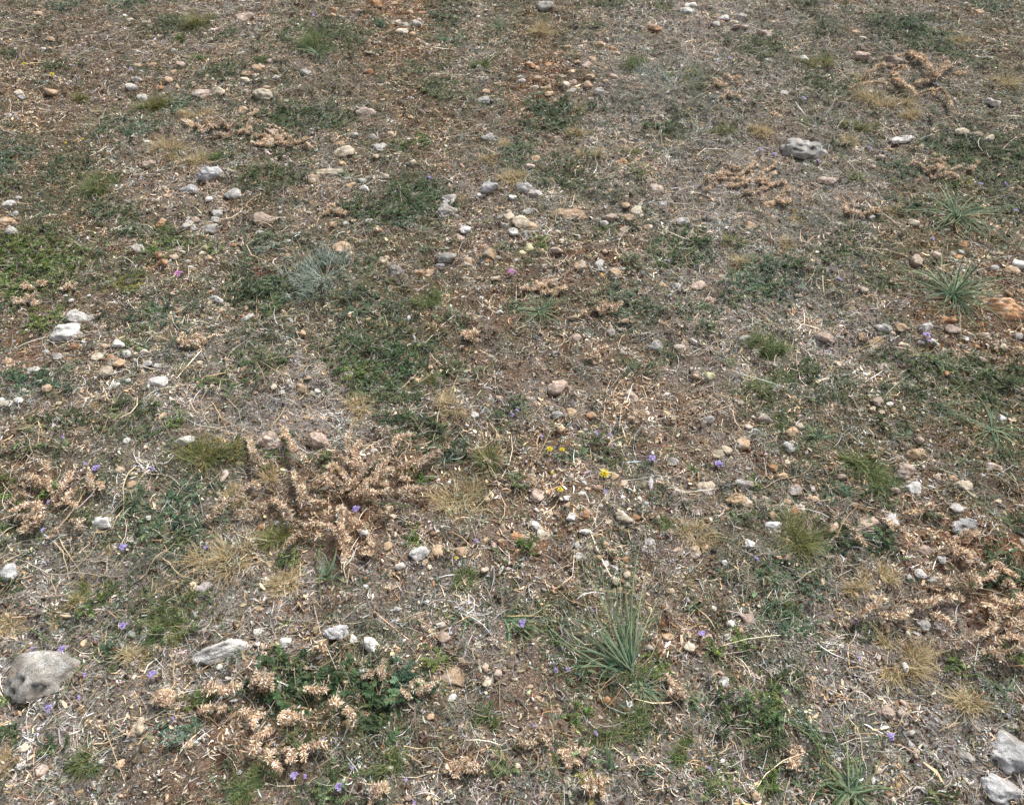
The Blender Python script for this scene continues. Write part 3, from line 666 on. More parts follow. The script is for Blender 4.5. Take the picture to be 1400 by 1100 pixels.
def mat(t, X, Y, W, Hh=None, pal_='g', words=None, leaf=.0056, dens=1., high=.026):
    px, py, m, x, y, w, d = spot(t, X, Y, W, Hh)
    o = root('herb_patch', (x, y, float(hgt(x, y))))
    rx, ry = w*.78, d*.8
    pl = {'g': [lin(84, 100, 66), lin(70, 86, 56), lin(104, 118, 82), lin(60, 76, 50)], 'b': [lin(88, 110, 84), lin(74, 98, 76), lin(112, 130, 106), lin(62, 84, 64)],
          'd': [lin(70, 92, 60), lin(56, 78, 50), lin(92, 112, 76), lin(48, 66, 42)], 'l': [lin(94, 114, 60), lin(78, 100, 50), lin(116, 130, 78), lin(64, 84, 44)],
          'o': [lin(112, 118, 64), lin(96, 102, 56), lin(132, 132, 78), lin(80, 90, 50)], 'r': [lin(130, 60, 62), lin(150, 80, 74), lin(96, 60, 50)]}[pal_]
    A = math.pi*w*d*.36; ns = int(np.clip(A*4400*dens, 16, 1300)); seed = int(px+py*3)
    c0 = disc(ns, x, y, rx, ry, seed)
    ns = len(c0)
    hs = high*1.7*noise2(c0[:, 0]*30, c0[:, 1]*30, seed+3)**1.5*rng.uniform(.5, 1.2, ns)+.002
    scol = 1.12*jit(pl, ns, .24, .06)*drift(c0, 700, .4)
    S = Soup(); ST = Soup()
    # runners: each sprig is a bent stem carrying paired leaflets
    L0 = rng.uniform(.016, .042, ns); a0 = rng.uniform(0, 6.28, ns); e0 = rng.uniform(.15, 1.1, ns)
    K = 9
    B0 = base3(c0, hs*.15)
    for k in range(K):
        f = (k+1)/K
        q = B0+np.stack([np.cos(a0+f*.5)*np.cos(e0), np.sin(a0+f*.5)*np.cos(e0), np.sin(e0)*(1-f*.45)], 1)*(L0*f)[:, None]
        for sgn in (-1, 1):
            ribbons(S, q, a0+f*.5+sgn*rng.uniform(.7, 1.4, ns), rng.uniform(-.1, .8, ns), leaf*rng.uniform(.7, 1.5, ns)*(1.15-.5*f), leaf*.5*rng.uniform(.7, 1.3, ns),
                    scol*np.exp(rng.normal(.12*f, .13, (ns, 1))), 2, rng.uniform(0, 1., ns), 0., [.45, 1, .2], twist=rng.normal(0, .5, ns))
    ribbons(ST, B0, a0, e0, L0, .0011, jit([lin(100, 92, 62), lin(88, 96, 60), lin(120, 90, 66)], ns, .12), 3, e0*.5, .5)
    nd = ns; ci = rng.integers(0, ns, nd)
    ribbons(ST, B0[ci]+rng.normal(0, .006, (nd, 3))*[1, 1, .3], rng.uniform(0, 6.28, nd), rng.uniform(-.1, .7, nd), rng.lognormal(math.log(.03), .4, nd), .0012, jit(GREY[:3]+TAN[:2], nd, .2), 3, rng.uniform(0, 1, nd), rng.normal(0, 1, nd))
    part('leaves', S, M_leaf, o); part('herb_stems', ST, M_stem, o)  # second part: the sprig stems and loose dry stems, as separate strips
    reg(o, px, py, W/ZS, words, 'herb', 'low green herbs'); return o

def branch_leaves(S, P, r, cols, lf):
    """whorls of small dry leaves along a stem path P"""
    seg = np.linalg.norm(np.diff(P, axis=0), axis=1); ln = seg.sum(); n = int(ln/.0008)*3
    if n < 6: return
    u = rng.uniform(.08, 1, n); s_ = np.concatenate([[0], np.cumsum(seg)])/ln
    q = np.stack([np.interp(u, s_, P[:, k]) for k in range(3)], 1)
    T = P[-1]-P[0]; a = math.atan2(T[1], T[0])
    clump = .55+.9*noise2(u*ln*55, u*0+P[0, 0]*50, 7)
    ribbons(S, q+rng.normal(0, r*.3, (n, 3)), a+rng.choice([-1, 1], n)*rng.normal(.95, .45, n), rng.uniform(-.3, 1.0, n), lf*1.22*rng.uniform(.6, 1.35, n)*clump, lf*.34*rng.uniform(.6, 1.3, n),
            jit(cols, n, .24, .04)*1.36*np.exp(-.4*(noise2(u*ln*30, u*0+P[0, 1]*70, 9) > .62))[:, None], 2, rng.uniform(-1.2, 1.2, n), 0., [.35, 1, .3], twist=rng.uniform(-.6, .6, n))

DRYC = [lin(210, 188, 160), lin(192, 166, 138), lin(226, 210, 186), lin(150, 126, 104), lin(236, 226, 208), lin(150, 124, 100)]
def dead_shrub(center, paths, words, lf=.0075, lift=.02, thick=.0016, cat='dead plant'):
    """center in photo pixels; paths are lists of photo pixels"""
    x, y = at(*center); o = root('dead_shrub', (x, y, float(hgt(x, y))))
    S = Soup(); ST = Soup()
    pts = []
    for P in paths:
        W = np.array([at(*q) for q in P]); n = max(5, len(P)*5)
        w = smooth_path(W, n); t = np.linspace(0, 1, n)
        z = hgt(w[:, 0], w[:, 1])+.006+lift*np.sin(t*math.pi*.62+.25)*rng.uniform(.5, 1.2)
        Q = np.stack([w[:, 0], w[:, 1], z], 1); Q[:, :2] += rng.normal(0, .0012, (n, 2))
        tube(ST, Q, thick, thick*.5, jit([lin(138, 104, 74)], 1)[0], 5)
        branch_leaves(S, Q, .007, DRYC, lf*.95)
        for _ in range(1):       # side shoots
            i0 = int(rng.integers(1, n-1)); d = Q[min(i0+1, n-1)]-Q[i0-1]; a = math.atan2(d[1], d[0])+rng.choice([-1, 1])*rng.uniform(.5, 1.2)
            ll = rng.uniform(.010, .022); e = rng.uniform(0, .8)
            R_ = np.array([Q[i0]+np.array([math.cos(a)*math.cos(e), math.sin(a)*math.cos(e), math.sin(e)])*ll*f for f in np.linspace(0, 1, 4)])
            tube(ST, R_, thick*.6, thick*.3, jit([lin(140, 108, 78)], 1)[0], 4)
            branch_leaves(S, R_, .006, DRYC, lf*.9)
        pts += list(P)
    part('branches', ST, M_stem, o); part('dry_leaves', S, M_dry, o)
    a = np.array(pts)
    reg(o, center[0], center[1], a[:, 0].max()-a[:, 0].min(), words, cat, 'dead shrubs'); return o
def rand_shrub(t, X, Y, W, Hh, nb, words, lf=.0062):
    px, py = tp(t, X, Y); w = W/ZS/2; h = Hh/ZS/2; P = []
    for k in range(int(nb*1.8)):
        a = rng.uniform(0, 6.28); rr = math.sqrt(rng.uniform(0, 1))*.85
        cx = px+math.cos(a)*w*rr; cy = py+math.sin(a)*h*rr
        b = rng.normal(0, .55)*(1 if w > h else 2.5)+rng.choice([0, math.pi]); ll = rng.uniform(.22, .55)*max(w, h)
        P.append([(cx, cy), (cx+math.cos(b)*ll*.5, cy+math.sin(b+.2)*ll*.35), (cx+math.cos(b)*ll, cy+math.sin(b+rng.normal(0, .5))*ll*.6)])
    return dead_shrub((px, py), P, words, lf*(1.15 if py < 500 else .95), .012)
def tps(t, s_):
    return [[tp(t, *map(float, q.split(','))) for q in b.split()] for b in s_.split('|')]

main_paths = tps(10, "500,480 560,400 500,330 540,180|620,470 700,410 760,300 840,265|700,430 860,400 980,345|560,560 680,575 820,580|400,600 280,590 250,560 215,450|740,520 860,540 940,545|50,570 130,600 180,660 210,710 330,730 430,760 480,840 480,930|300,740 230,780 190,830|500,490 450,430 400,420|300,500 380,490 410,520|150,180 200,300 270,390 290,420|560,470 640,500 720,430|450,560 540,500 640,400 680,380|0,660 60,630|700,610 730,650 680,690|760,460 820,480|470,720 540,700 590,735|440,330 500,400 560,440|350,450 420,480 480,540|430,620 470,660 470,760 520,830|560,250 540,350 580,420|210,450 260,520 250,600|600,480 690,500 710,560|480,560 560,540 640,560")+tps(9, "1080,700 1180,650 1280,600 1330,540|1250,650 1390,670|1330,220 1350,310 1390,400|1340,480 1390,520")
dead_shrub(tp(10, 480, 500), main_paths, 'sprawling dead tan shrub with curling leafy branches, largest of its kind', .0070, .042, .002)
right_paths = tps(12, "440,680 480,760 540,830|640,650 700,740 800,800|750,650 850,650 890,620|980,780 1060,860 1100,900|900,860 1000,850 1090,880|850,1040 1000,1010 1150,1020 1230,960|1010,790 1130,760|1280,1000 1300,1050|1200,900 1240,960 1330,1010|900,1050 960,1000|1080,990 1120,1060")+tps(16, "440,140 540,90 620,30|600,90 700,120 770,80|760,10 860,50 900,20|900,80 980,160|1020,300 1030,240 1180,200 1240,120|1180,290 1300,300 1390,270|1210,230 1370,240|1180,20 1300,60 1390,10|1300,130 1390,160|1370,130 1360,220|920,20 1060,15|1200,60 1260,110|1160,40 1190,120|1290,200 1330,150")
dead_shrub(tp(16, 1150, 60), right_paths, 'wide dead tan shrub of spread leafy branches at right', .0072, .034, .0018)
dead_shrub(tp(4, 820, 440), tps(4, "680,400 740,480 800,520|620,460 700,470 790,530|800,530 900,510 960,530 1000,590|780,470 880,460 990,380|700,320 780,330 860,380|840,310 860,360 900,430|990,330 960,400 900,440|1000,410 1080,420|540,430 620,400 690,400|450,500 560,490 650,490|880,400 940,420|780,290 830,350|690,400 760,420"), 'dead brown branching shrub beyond the long lichen-covered rock', .0105, .045, .0025)
dead_shrub(tp(9, 260, 600), tps(9, "160,430 190,500 240,500|240,590 180,620 80,650|260,600 200,680 150,740|280,590 370,520 400,440|300,600 380,610 440,630|250,640 230,720 160,760|290,560 290,450 280,400|60,600 110,560 160,560|480,500 520,540 500,450|90,680 170,680 250,700|330,560 390,570|150,490 210,480 250,510|370,690 420,700 450,740|280,760 340,750|540,470 560,520"), 'dead tan shrub with curled clusters and yellow-green tips at the left edge', .0072, .032)
dead_shrub(tp(14, 120, 650), tps(14, "150,590 200,630 280,660|60,600 20,640 0,700|100,700 40,760 10,830|30,500 80,470 110,500|90,400 100,450 50,490|260,480 320,500 390,510|130,800 90,860 150,930|150,800 200,830 210,880|290,800 380,790|330,780 280,800 260,830|360,230 380,310|20,420 60,470|180,600 150,640 170,690|470,600 510,620 540,680|390,590 440,570")+tps(13, "1050,610 1130,600 1200,590|1110,480 1200,510 1300,490|1180,820 1250,780 1290,700|1280,600 1360,640|1330,860 1390,800|1130,440 1180,500|1340,470 1390,450"), 'dead tan shrub with pale seed clusters beside dark green round-leaved herb', .0072, .032)
SHR = [(1, 1200, 690, 380, 120, 9, 'flattened dead shrub right of the dry tuft'), (2, 90, 740, 330, 120, 10, 'dead tan shrub under the dark green herb'), (3, 1190, 470, 240, 130, 8, 'small dead tan shrub with yellow-green shoots'),
       (3, 1230, 980, 430, 190, 13, 'broad dead tan shrub lying flat'), (4, 990, 905, 330, 130, 9, 'dead tan shrub below the dark green herb'), (5, 1010, 780, 240, 60, 4, 'single dead tan branch'), (7, 480, 610, 220, 70, 5, 'short dead tan branches'),
       (7, 180, 500, 240, 140, 6, 'dead tan stalks among the rosette leaves'), (14, 860, 490, 140, 90, 5, 'dead flower cluster, brown and papery'), (14, 1120, 890, 150, 120, 5, 'dead seed stalks, pale tan'), (15, 880, 480, 90, 90, 5, 'brown papery seed head'),
       (14, 650, 1040, 120, 140, 4, 'dead tan seed stem'), (16, 190, 850, 70, 200, 4, 'upright dead seed spike'), (5, 200, 490, 130, 50, 4, 'dead tan sprig in green moss'), (5, 370, 492, 70, 40, 3, 'tiny dead tan sprig in green moss'),
       (5, 160, 560, 80, 60, 4, 'pale dead flower head'), (14, 645, 405, 110, 100, 4, 'pale dead flower head'), (4, 60, 1050, 240, 130, 6, 'dead tan branches in litter'), (6, 440, 100, 160, 120, 4, 'thin dead tan stems'), (8, 560, 90, 260, 60, 4, 'line of dead tan crusty stems'),
       (13, 880, 560, 60, 60, 3, 'crumpled dead tan leaf'), (10, 600, 830, 60, 90, 3, 'small dead tan sprig'), (11, 640, 130, 120, 60, 3, 'small dead sprig'), (15, 110, 740, 200, 120, 5, 'crumbled dead tan plant'), (15, 300, 830, 150, 120, 4, 'crumbled dead tan plant'), (15, 430, 990, 140, 90, 4, 'dead tan plant with yellow tips'), (6, 1170, 740, 180, 120, 5, 'flattened dead tan plant'), (7, 430, 850, 120, 80, 4, 'dead tan tuft of leaves')]
for a in SHR: rand_shrub(*a)

TG = [lin(184, 162, 120), lin(164, 142, 102), lin(200, 182, 144), lin(132, 114, 80), lin(144, 138, 98)]; TT = [lin(214, 196, 156), lin(192, 168, 128), lin(228, 216, 188)]
OG = [lin(112, 118, 66), lin(92, 104, 58), lin(134, 132, 80), lin(82, 96, 56)]; OT = [lin(150, 146, 94), lin(170, 158, 110), lin(120, 126, 74)]
GG = [lin(90, 110, 62), lin(76, 98, 56), lin(106, 124, 74), lin(66, 86, 50)]; GT = [lin(128, 138, 88), lin(104, 120, 72), lin(150, 150, 100)]
TUFT = {'t': (TG, TT, 'dry tan grass tuft', 'dry grass'), 'o': (OG, OT, 'olive green grass tuft', 'grass'), 'g': (GG, GT, 'green grass tuft', 'grass')}
TUFTS = {1: "t,900,790,240 t,1070,865,180 t,1040,620,180 o,800,560,280 g,530,990,260 o,1070,120,220 g,970,215,110 g,1085,320,120 o,420,520,140 g,1180,830,150",
2: "g,1180,350,160 t,1250,870,130 t,1350,960,200 t,1330,780,120 t,1090,1055,100 g,340,250,260",
3: "o,1130,690,140 t,1310,700,180 t,340,715,140 o,650,810,100 t,30,930,120 t,150,170,190 t,430,830,160 t,350,590,100 g,660,350,180",
4: "o,310,340,220 t,620,560,270 t,820,620,180 o,540,680,170 t,1060,230,160 t,470,760,140 t,1300,440,200 t,520,430,120",
5: "t,880,750,90 g,900,190,120", 6: "t,1010,1065,150 o,930,980,110 g,900,560,200 o,1290,270,60",
7: "t,1230,345,180 o,1160,240,150 g,1320,800,230 g,1330,1010,190 g,800,360,90", 8: "t,700,65,130 t,140,260,140 g,60,790,250 t,200,110,100 g,110,960,130",
9: "o,1060,350,400 t,1240,870,330 t,1250,550,180 o,440,1070,170 g,1010,1070,120 t,520,60,90",
10: "t,560,70,210 t,1040,60,180 o,1240,360,230 t,1090,560,310 t,60,440,170 o,100,760,260 t,140,1010,250 g,1100,980,170",
11: "t,960,740,260 g,810,680,110 g,950,400,80", 12: "o,170,790,400 g,560,400,300 g,640,480,220 t,640,960,220 t,500,1040,160 g,80,150,150",
13: "t,50,130,220 t,300,110,170 t,740,310,200 o,980,180,130 g,470,870,230 t,50,870,170 g,1310,990,200 t,400,10,110 g,900,100,280",
14: "g,700,860,210 g,1230,650,180 g,30,930,180 t,505,640,90 g,160,120,60", 15: "g,920,810,180 g,680,690,240 g,480,760,180 t,620,650,90",
16: "t,740,330,350 t,1110,540,260 g,160,80,160 g,60,620,110"}
for t, s_ in TUFTS.items():
    for e in s_.split():
        k, X, Y, W = e.split(','); pl, tc, wd, cat = TUFT[k]; W = int(W)
        sz = 'big ' if W > 240 else ('small ' if W < 125 else '')
        grass_tuft(t, int(X), int(Y), W, pl, tc, sz+wd, cat)

ROS = [(2, 480, 5, 210, 'blue-green rosette plant at the top edge', 34), (2, 340, 310, 330, 'thin-leaved rosette plant', 26), (2, 1300, 150, 230, 'spiky blue-green rosette plant', 44), (2, 480, 935, 170, 'small rosette plant', 30), (3, 450, 140, 190, 'small flat rosette plant', 26),
       (6, 1385, 560, 170, 'small rosette plant', 20), (7, 150, 610, 380, 'dark green rosette plant with long upright leaves', 56), (8, 1030, 110, 600, 'big blue-green rosette plant', 120), (8, 1015, 520, 680, 'big blue-green rosette plant', 120), (7, 1150, 870, 180, 'small sparse rosette plant', 14),
       (12, 300, 230, 240, 'bright green rosette plant', 50), (12, 1230, 190, 520, 'long-leaved rosette plant with tan dead leaves', 44), (14, 1115, 110, 170, 'small green rosette plant', 16), (15, 705, 470, 270, 'short blue-green rosette plant', 60), (16, 470, 1020, 480, 'green spiky rosette plant at the bottom edge', 70), (16, 1300, 480, 230, 'broad-stalked green plant', 12), (15, 960, 40, 130, 'small rosette plant', 18), (13, 590, 320, 130, 'small curled rosette plant', 14), (12, 770, 215, 120, 'small bright rosette plant', 16)]
for t, X, Y, W, wd, n in ROS: rosette(t, X, Y, W, wd, n)
rosette(15, 625, 385, 1300, 'tall fan of long thin green leaves', 80, 124, 1.9, [lin(124, 146, 118), lin(104, 130, 106), lin(142, 160, 128), lin(84, 108, 84)], .38, .0027)
rosette(15, -40, 90, 480, 'sheaf of long green leaves leaning right', 26, -35, 1.0, None, .4, .0045)
rosette(15, 520, 900, 360, 'sparse sheaf of thin green stems', 9, 110, .7, None, .6, .003)
rosette(16, 330, 760, 480, 'slanting sheaf of thin green stems', 18, 130, .7, None, .35, .0028)
rosette(10, 350, 980, 300, 'cluster of thick green stalks', 9, 60, 3.0, None, .3, .0075)
rosette(8, 900, 860, 420, 'sparse sheaf of long thin green leaves', 22, -60, 1.6, None, .35, .0028)
rosette(12, 420, 330, 420, 'slanting sheaf of long thin olive leaves', 26, -40, .8, OG, .3, .0026)
rosette(12, 900, 60, 420, 'sheaf of long thin leaves leaning right', 22, -25, .9, None, .3, .0028)

MATS = {1: "b,30,830,280,180 b,330,30,180,60 b,690,20,180,50 b,660,680,280,110 g,1160,400,220,90 g,1370,910,100,60 b,950,560,140,80 g,1200,190,100,50 g,1380,320,80,40 g,40,280,120,50 g,310,360,180,70 g,350,890,220,120 g,900,120,260,90 g,60,1000,140,60",
2: "g,300,190,500,150 b,1020,110,200,80 g,1000,475,260,90 g,850,370,120,60 b,1040,210,120,60 d,240,640,440,160 g,110,920,340,170 d,860,1030,280,130 l,780,780,80,40 l,890,750,100,60 g,950,30,100,50 b,640,130,120,50 l,30,325,60,30 b,1370,830,180,90 g,670,850,90,40 g,500,190,180,60",
3: "d,190,600,270,170 g,290,920,330,160 g,800,40,110,60 g,500,20,220,60 o,960,410,190,80 d,820,680,210,60 o,670,910,110,60 g,1300,250,280,90 b,430,580,150,60 b,60,780,100,120",
4: "d,790,150,330,160 g,880,240,170,70 g,370,450,250,110 g,1090,290,200,60 b,1170,335,120,40 l,240,660,60,40 d,1150,820,480,180 b,730,900,160,70 l,510,950,60,40 g,340,160,180,60 g,1290,990,240,90 b,1380,940,120,100 g,60,230,180,60 b,1220,20,180,60 o,1030,980,160,60 g,430,770,120,50 g,250,10,160,30",
5: "l,150,370,520,280 l,60,250,250,110 l,240,640,170,120 l,960,240,140,60 o,700,470,250,110 b,790,650,280,110 g,1280,420,200,110 g,830,190,220,80 l,1150,270,110,50 d,1370,560,220,130 g,280,170,110,60 l,840,270,150,70 b,870,580,130,80 g,750,320,200,60 g,600,80,280,100 g,1290,930,300,180 b,200,960,400,150 g,1090,990,130,70 l,690,795,80,35",
6: "d,760,60,480,130 b,780,130,110,90 d,50,540,260,170 d,120,450,160,80 g,610,350,130,60 b,650,600,250,120 d,660,820,480,210 l,590,930,240,110 g,680,1020,420,110 g,70,870,190,90 b,60,250,200,100 r,30,420,130,50 g,1050,640,130,60 g,560,530,220,90 g,1100,920,220,80 g,440,790,220,90 g,1350,270,80,40",
7: "b,620,560,290,140 d,910,270,230,160 g,640,340,110,60 l,140,262,85,50 b,1270,470,260,150 b,1000,610,220,80 g,1000,710,150,60 g,860,820,110,60 g,760,280,90,50 l,490,180,80,50 b,1370,370,120,70 g,660,900,180,70 g,1180,560,150,60",
8: "g,960,880,440,150 d,1300,960,280,130 b,50,430,290,190 g,1280,50,250,160 b,760,60,170,70 d,270,950,190,110 g,640,850,140,60 g,1100,1020,320,90 g,880,1040,230,70 g,250,340,200,80 g,430,300,200,110 g,640,450,160,90",
9: "g,1280,290,150,100 b,870,620,310,260 b,1010,530,150,100 g,790,70,250,80 g,640,60,90,60 g,350,120,440,90 l,930,150,70,45 b,1080,690,200,90 d,80,1025,130,50 g,600,1040,80,50 g,900,760,300,80 g,200,290,320,80 g,500,640,110,60 g,700,200,240,80 b,740,560,140,90 o,20,440,80,70 l,275,505,45,35 l,145,585,50,30 l,10,545,50,30 l,10,725,50,35",
10: "d,720,130,170,70 g,740,20,240,70 d,900,190,230,130 b,1020,280,190,120 g,400,340,150,60 l,160,870,80,60 l,830,760,60,60 g,1320,110,150,80 l,880,440,100,50 d,125,290,100,120",
11: "g,440,290,250,120 g,540,370,110,60 b,320,350,160,70 l,70,800,60,60 g,1300,20,170,60 g,30,470,60,60 g,1220,640,180,70 g,30,60,80,70 l,1280,490,50,40",
12: "b,440,530,250,90 g,620,560,180,60 g,710,160,170,70 g,940,640,120,80 d,390,770,220,150 d,1320,930,260,220 d,640,770,120,140 b,80,950,190,110 b,230,1030,180,100 g,1370,710,110,70 g,330,20,240,60 g,1340,340,120,60",
13: "g,900,70,360,200 l,495,30,90,80 b,600,220,110,110 g,600,310,170,90 b,940,700,210,120 g,310,800,130,60 l,1050,540,60,90 l,70,520,60,50 g,60,710,60,50",
14: "g,420,980,320,200 l,980,310,90,60 g,1300,880,90,60 g,600,620,190,110 g,230,755,90,60 g,170,330,180,90",
15: "b,430,390,210,110 l,760,370,170,90 l,355,615,130,50 o,430,1000,110,60 d,1260,610,300,220 g,1330,760,190,110 g,1160,970,280,150 g,160,190,220,70 b,930,530,110,60 g,400,800,220,110 l,1380,980,70,50 g,640,400,180,80 l,1215,215,50,40 l,1085,272,40,30",
16: "b,160,90,330,170 l,1040,350,100,60 g,120,420,260,110 l,60,560,160,130 g,360,770,220,130 l,1360,310,120,60 g,480,180,190,60 g,270,960,180,110 g,960,1040,120,60 g,100,690,150,140"}
MW = {'g': 'mid green', 'b': 'blue-green', 'd': 'dense dark green', 'l': 'bright green', 'o': 'olive', 'r': 'reddish'}
nm_ = 0
for t, s_ in MATS.items():
    for e in s_.split():
        k, X, Y, W, Hh = e.split(','); W = int(W)
        sz = 'broad ' if W > 300 else ('tiny ' if W < 90 else '')
        mat(t, int(X), int(Y), W, int(Hh), k, f'{sz}{MW[k]} herb patch', dens={'d': 1.7, 'l': 1.5, 'b': 1.}.get(k, .9))
# the round-leaved herb near the bottom
mat(14, 250, 430, 360, 280, 'd', 'dark green herb patch with small round leaves', .0105, .5)
mat(14, 590, 520, 320, 280, 'd', 'dense dark green bushy herb with round leaves', .0105, .8, .03)
mat(14, 810, 430, 150, 120, 'b', 'blue-green round-leaved herb sprig', .010, .6)

def silver(t, X, Y, W, Hh, words, n=260, long=1.):
    px, py, m, x, y, w, d = spot(t, X, Y, W, Hh)
    o = root('silver_shrub', (x, y, float(hgt(x, y)))); S = Soup(); ST = Soup()
    c0 = disc(n//4, x, y, w*.75, d*.7, 5)
    n4 = len(c0)
    for q in range(5):
        a = np.arctan2(c0[:, 1]-y, c0[:, 0]-x)+rng.normal(0, .7, n4)
        ribbons(S, base3(c0, .004+.006*q), a, rng.uniform(.4, 1.4, n4), w*.2*long*rng.uniform(.5, 1.2, n4), .0022, jit([lin(150, 162, 150), lin(122, 138, 124), lin(178, 186, 174), lin(92, 110, 92)], n4, .18), 4, rng.uniform(0, 1.4, n4), rng.normal(0, .6, n4))
    k = 16; a = rng.uniform(0, 6.28, k)
    ribbons(ST, base3(np.tile([[x, y]], (k, 1)), .003), a, rng.uniform(.2, .9, k), w*.5*long*rng.uniform(.6, 1.2, k), .0022, jit([lin(176, 176, 164), lin(150, 146, 132)], k, .1), 5, rng.uniform(.2, .9, k), rng.normal(0, .6, k))
    part('leaves', S, M_leaf, o); part('stems', ST, M_stem, o)
    reg(o, px, py, W/ZS, words, 'shrub', 'silvery shrubs')
silver(6, 370, 440, 290, 230, 'silvery blue-green shrub with feathery leaves', 900)
silver(3, 860, 480, 330, 260, 'pale grey-green shrub of thin radiating stems', 260, 1.5)
silver(13, 950, 745, 110, 70, 'small grey-green feathery tuft', 120)

# ------------------------------------------------------------------ flowers
PF = {1: "700,375", 2: "305,90 930,935", 3: "1310,795 1390,820 1165,318", 4: "70,825 300,860 575,790 225,535 1175,985 1300,988 1280,1045 925,470", 5: "970,405", 6: "1370,390", 8: "855,730 905,225 1345,75 890,765 430,435",
9: "380,235 465,375 535,385 825,390 268,578 238,710 20,580 675,775 1138,645 1090,815", 10: "525,618 1170,775 1385,90", 11: "30,92 168,225 740,338 485,512 1092,342 1128,388 460,190 515,215 1290,870",
13: "668,140 345,262 470,375 860,370 445,510 285,565 940,612 185,260", 14: "225,940 265,910 512,893 432,958 825,945 865,1070 385,765", 15: "70,115 440,48 1000,178 268,338 230,392 130,658 462,690 1020,880", 16: "482,85 635,705 515,285"}
BIGP = {(9, 535, 385), (9, 675, 775), (10, 525, 618), (13, 668, 140), (13, 345, 262), (13, 285, 565), (14, 225, 940), (14, 432, 958), (15, 70, 115), (15, 1000, 178), (11, 740, 338), (11, 1092, 342), (16, 482, 85), (8, 855, 730), (13, 860, 370), (5, 970, 405), (6, 1370, 390), (16, 635, 705)}
def purple(t, X, Y):
    px, py = tp(t, X, Y); m = pxscale(px, py); big = (t, X, Y) in BIGP; pink = (t, X, Y) in ((5, 970, 405), (6, 1370, 390))
    lift = rng.uniform(.012, .024)
    x, y = at(px, py+lift*.68/m); z = float(hgt(x, y)); o = root('purple_flower', (x, y, z))
    S = Soup(); ST = Soup(); CE = Soup()
    c = [lin(164, 146, 200), lin(138, 118, 180), lin(186, 172, 214)] if not pink else [lin(196, 140, 184), lin(176, 118, 164)]
    nf = 5 if big else 3; R = (7.4 if big else 4.8)*m
    bend = rng.normal(0, .006, 2)
    P = np.array([[x, y, z], [x+bend[0]*.3, y+bend[1]*.3, z+lift*.5], [x+bend[0], y+bend[1], z+lift]])
    tube(ST, smooth_path(P, 6), .0011, .0009, lin(112, 116, 74), 5)
    for f in range(nf):
        a = f*2.4; fx = P[2]+np.array([math.cos(a), math.sin(a), 0])*R*.42*(f > 0)+np.array([0, 0, rng.uniform(-.002, .004)])
        k = 6; th = np.arange(k)/k*6.283+a
        ribbons(S, np.tile(fx, (k, 1)), th, rng.uniform(.1, .7, k), R*.42, R*.26, jit(c, k, .1), 3, .5, 0., [.35, 1, .95, .3], floor=False)
        tube(CE, np.array([fx, fx+[0, 0, .0012], fx+[0, 0, .0022]]), .0010, .0006, lin(228, 214, 236), 5)
    part('stem', ST, M_stem, o); part('petals', S, M_petal, o); part('centre', CE, M_petal, o)
    reg(o, px, py, 14 if big else 8, ('large ' if big else 'small ')+('pink' if pink else 'purple')+' flower', 'flower', 'purple flowers')
for t, s_ in PF.items():
    for e in s_.split(): purple(t, *map(int, e.split(',')))
YF = [(1, 137, 345, 24), (1, 180, 345, 16), (1, 285, 402, 28), (1, 360, 765, 18), (1, 450, 745, 16), (11, 198, 283, 36), (11, 265, 287, 30), (11, 488, 412, 54), (11, 255, 498, 34), (11, 212, 410, 18), (10, 1070, 858, 18), (15, 1085, 265, 16)]
for t, X, Y, W in YF:
    px, py = tp(t, X, Y); m = pxscale(px, py); lift = .02
    x, y = at(px, py+lift*.68/m); z = float(hgt(x, y)); o = root('yellow_flower', (x, y, z))
    R = W/ZS*m*.5; S = Soup(); ST = Soup(); CE = Soup(); top = np.array([x, y, z+lift])
    tube(ST, np.array([[x, y, z], [x+.001, y, z+lift*.5], top]), .0012, .001, lin(110, 120, 66), 5)
    for ring, (k, ee, rr) in enumerate(((16, .15, 1.), (12, .6, .75), (8, 1.0, .45))):
        th = np.arange(k)/k*6.283+ring*.2+rng.normal(0, .06, k)
        ribbons(S, np.tile(top, (k, 1)), th, ee+rng.normal(0, .08, k), R*rr*rng.uniform(.85, 1.1, k), R*.28, jit([lin(222, 204, 50), lin(208, 188, 40), lin(228, 214, 84)], k, .06), 3, .3, 0., [.4, 1, 1, .5], floor=False)
    tube(CE, np.array([top, top+[0, 0, R*.15], top+[0, 0, R*.3]]), R*.22, R*.12, lin(214, 168, 20), 7)
    part('stem', ST, M_stem, o); part('petals', S, M_petal, o); part('centre', CE, M_petal, o)
    reg(o, px, py, W/ZS, ('large' if W > 50 else 'small' if W < 20 else 'medium')+' yellow daisy-like flower', 'flower', 'yellow flowers')

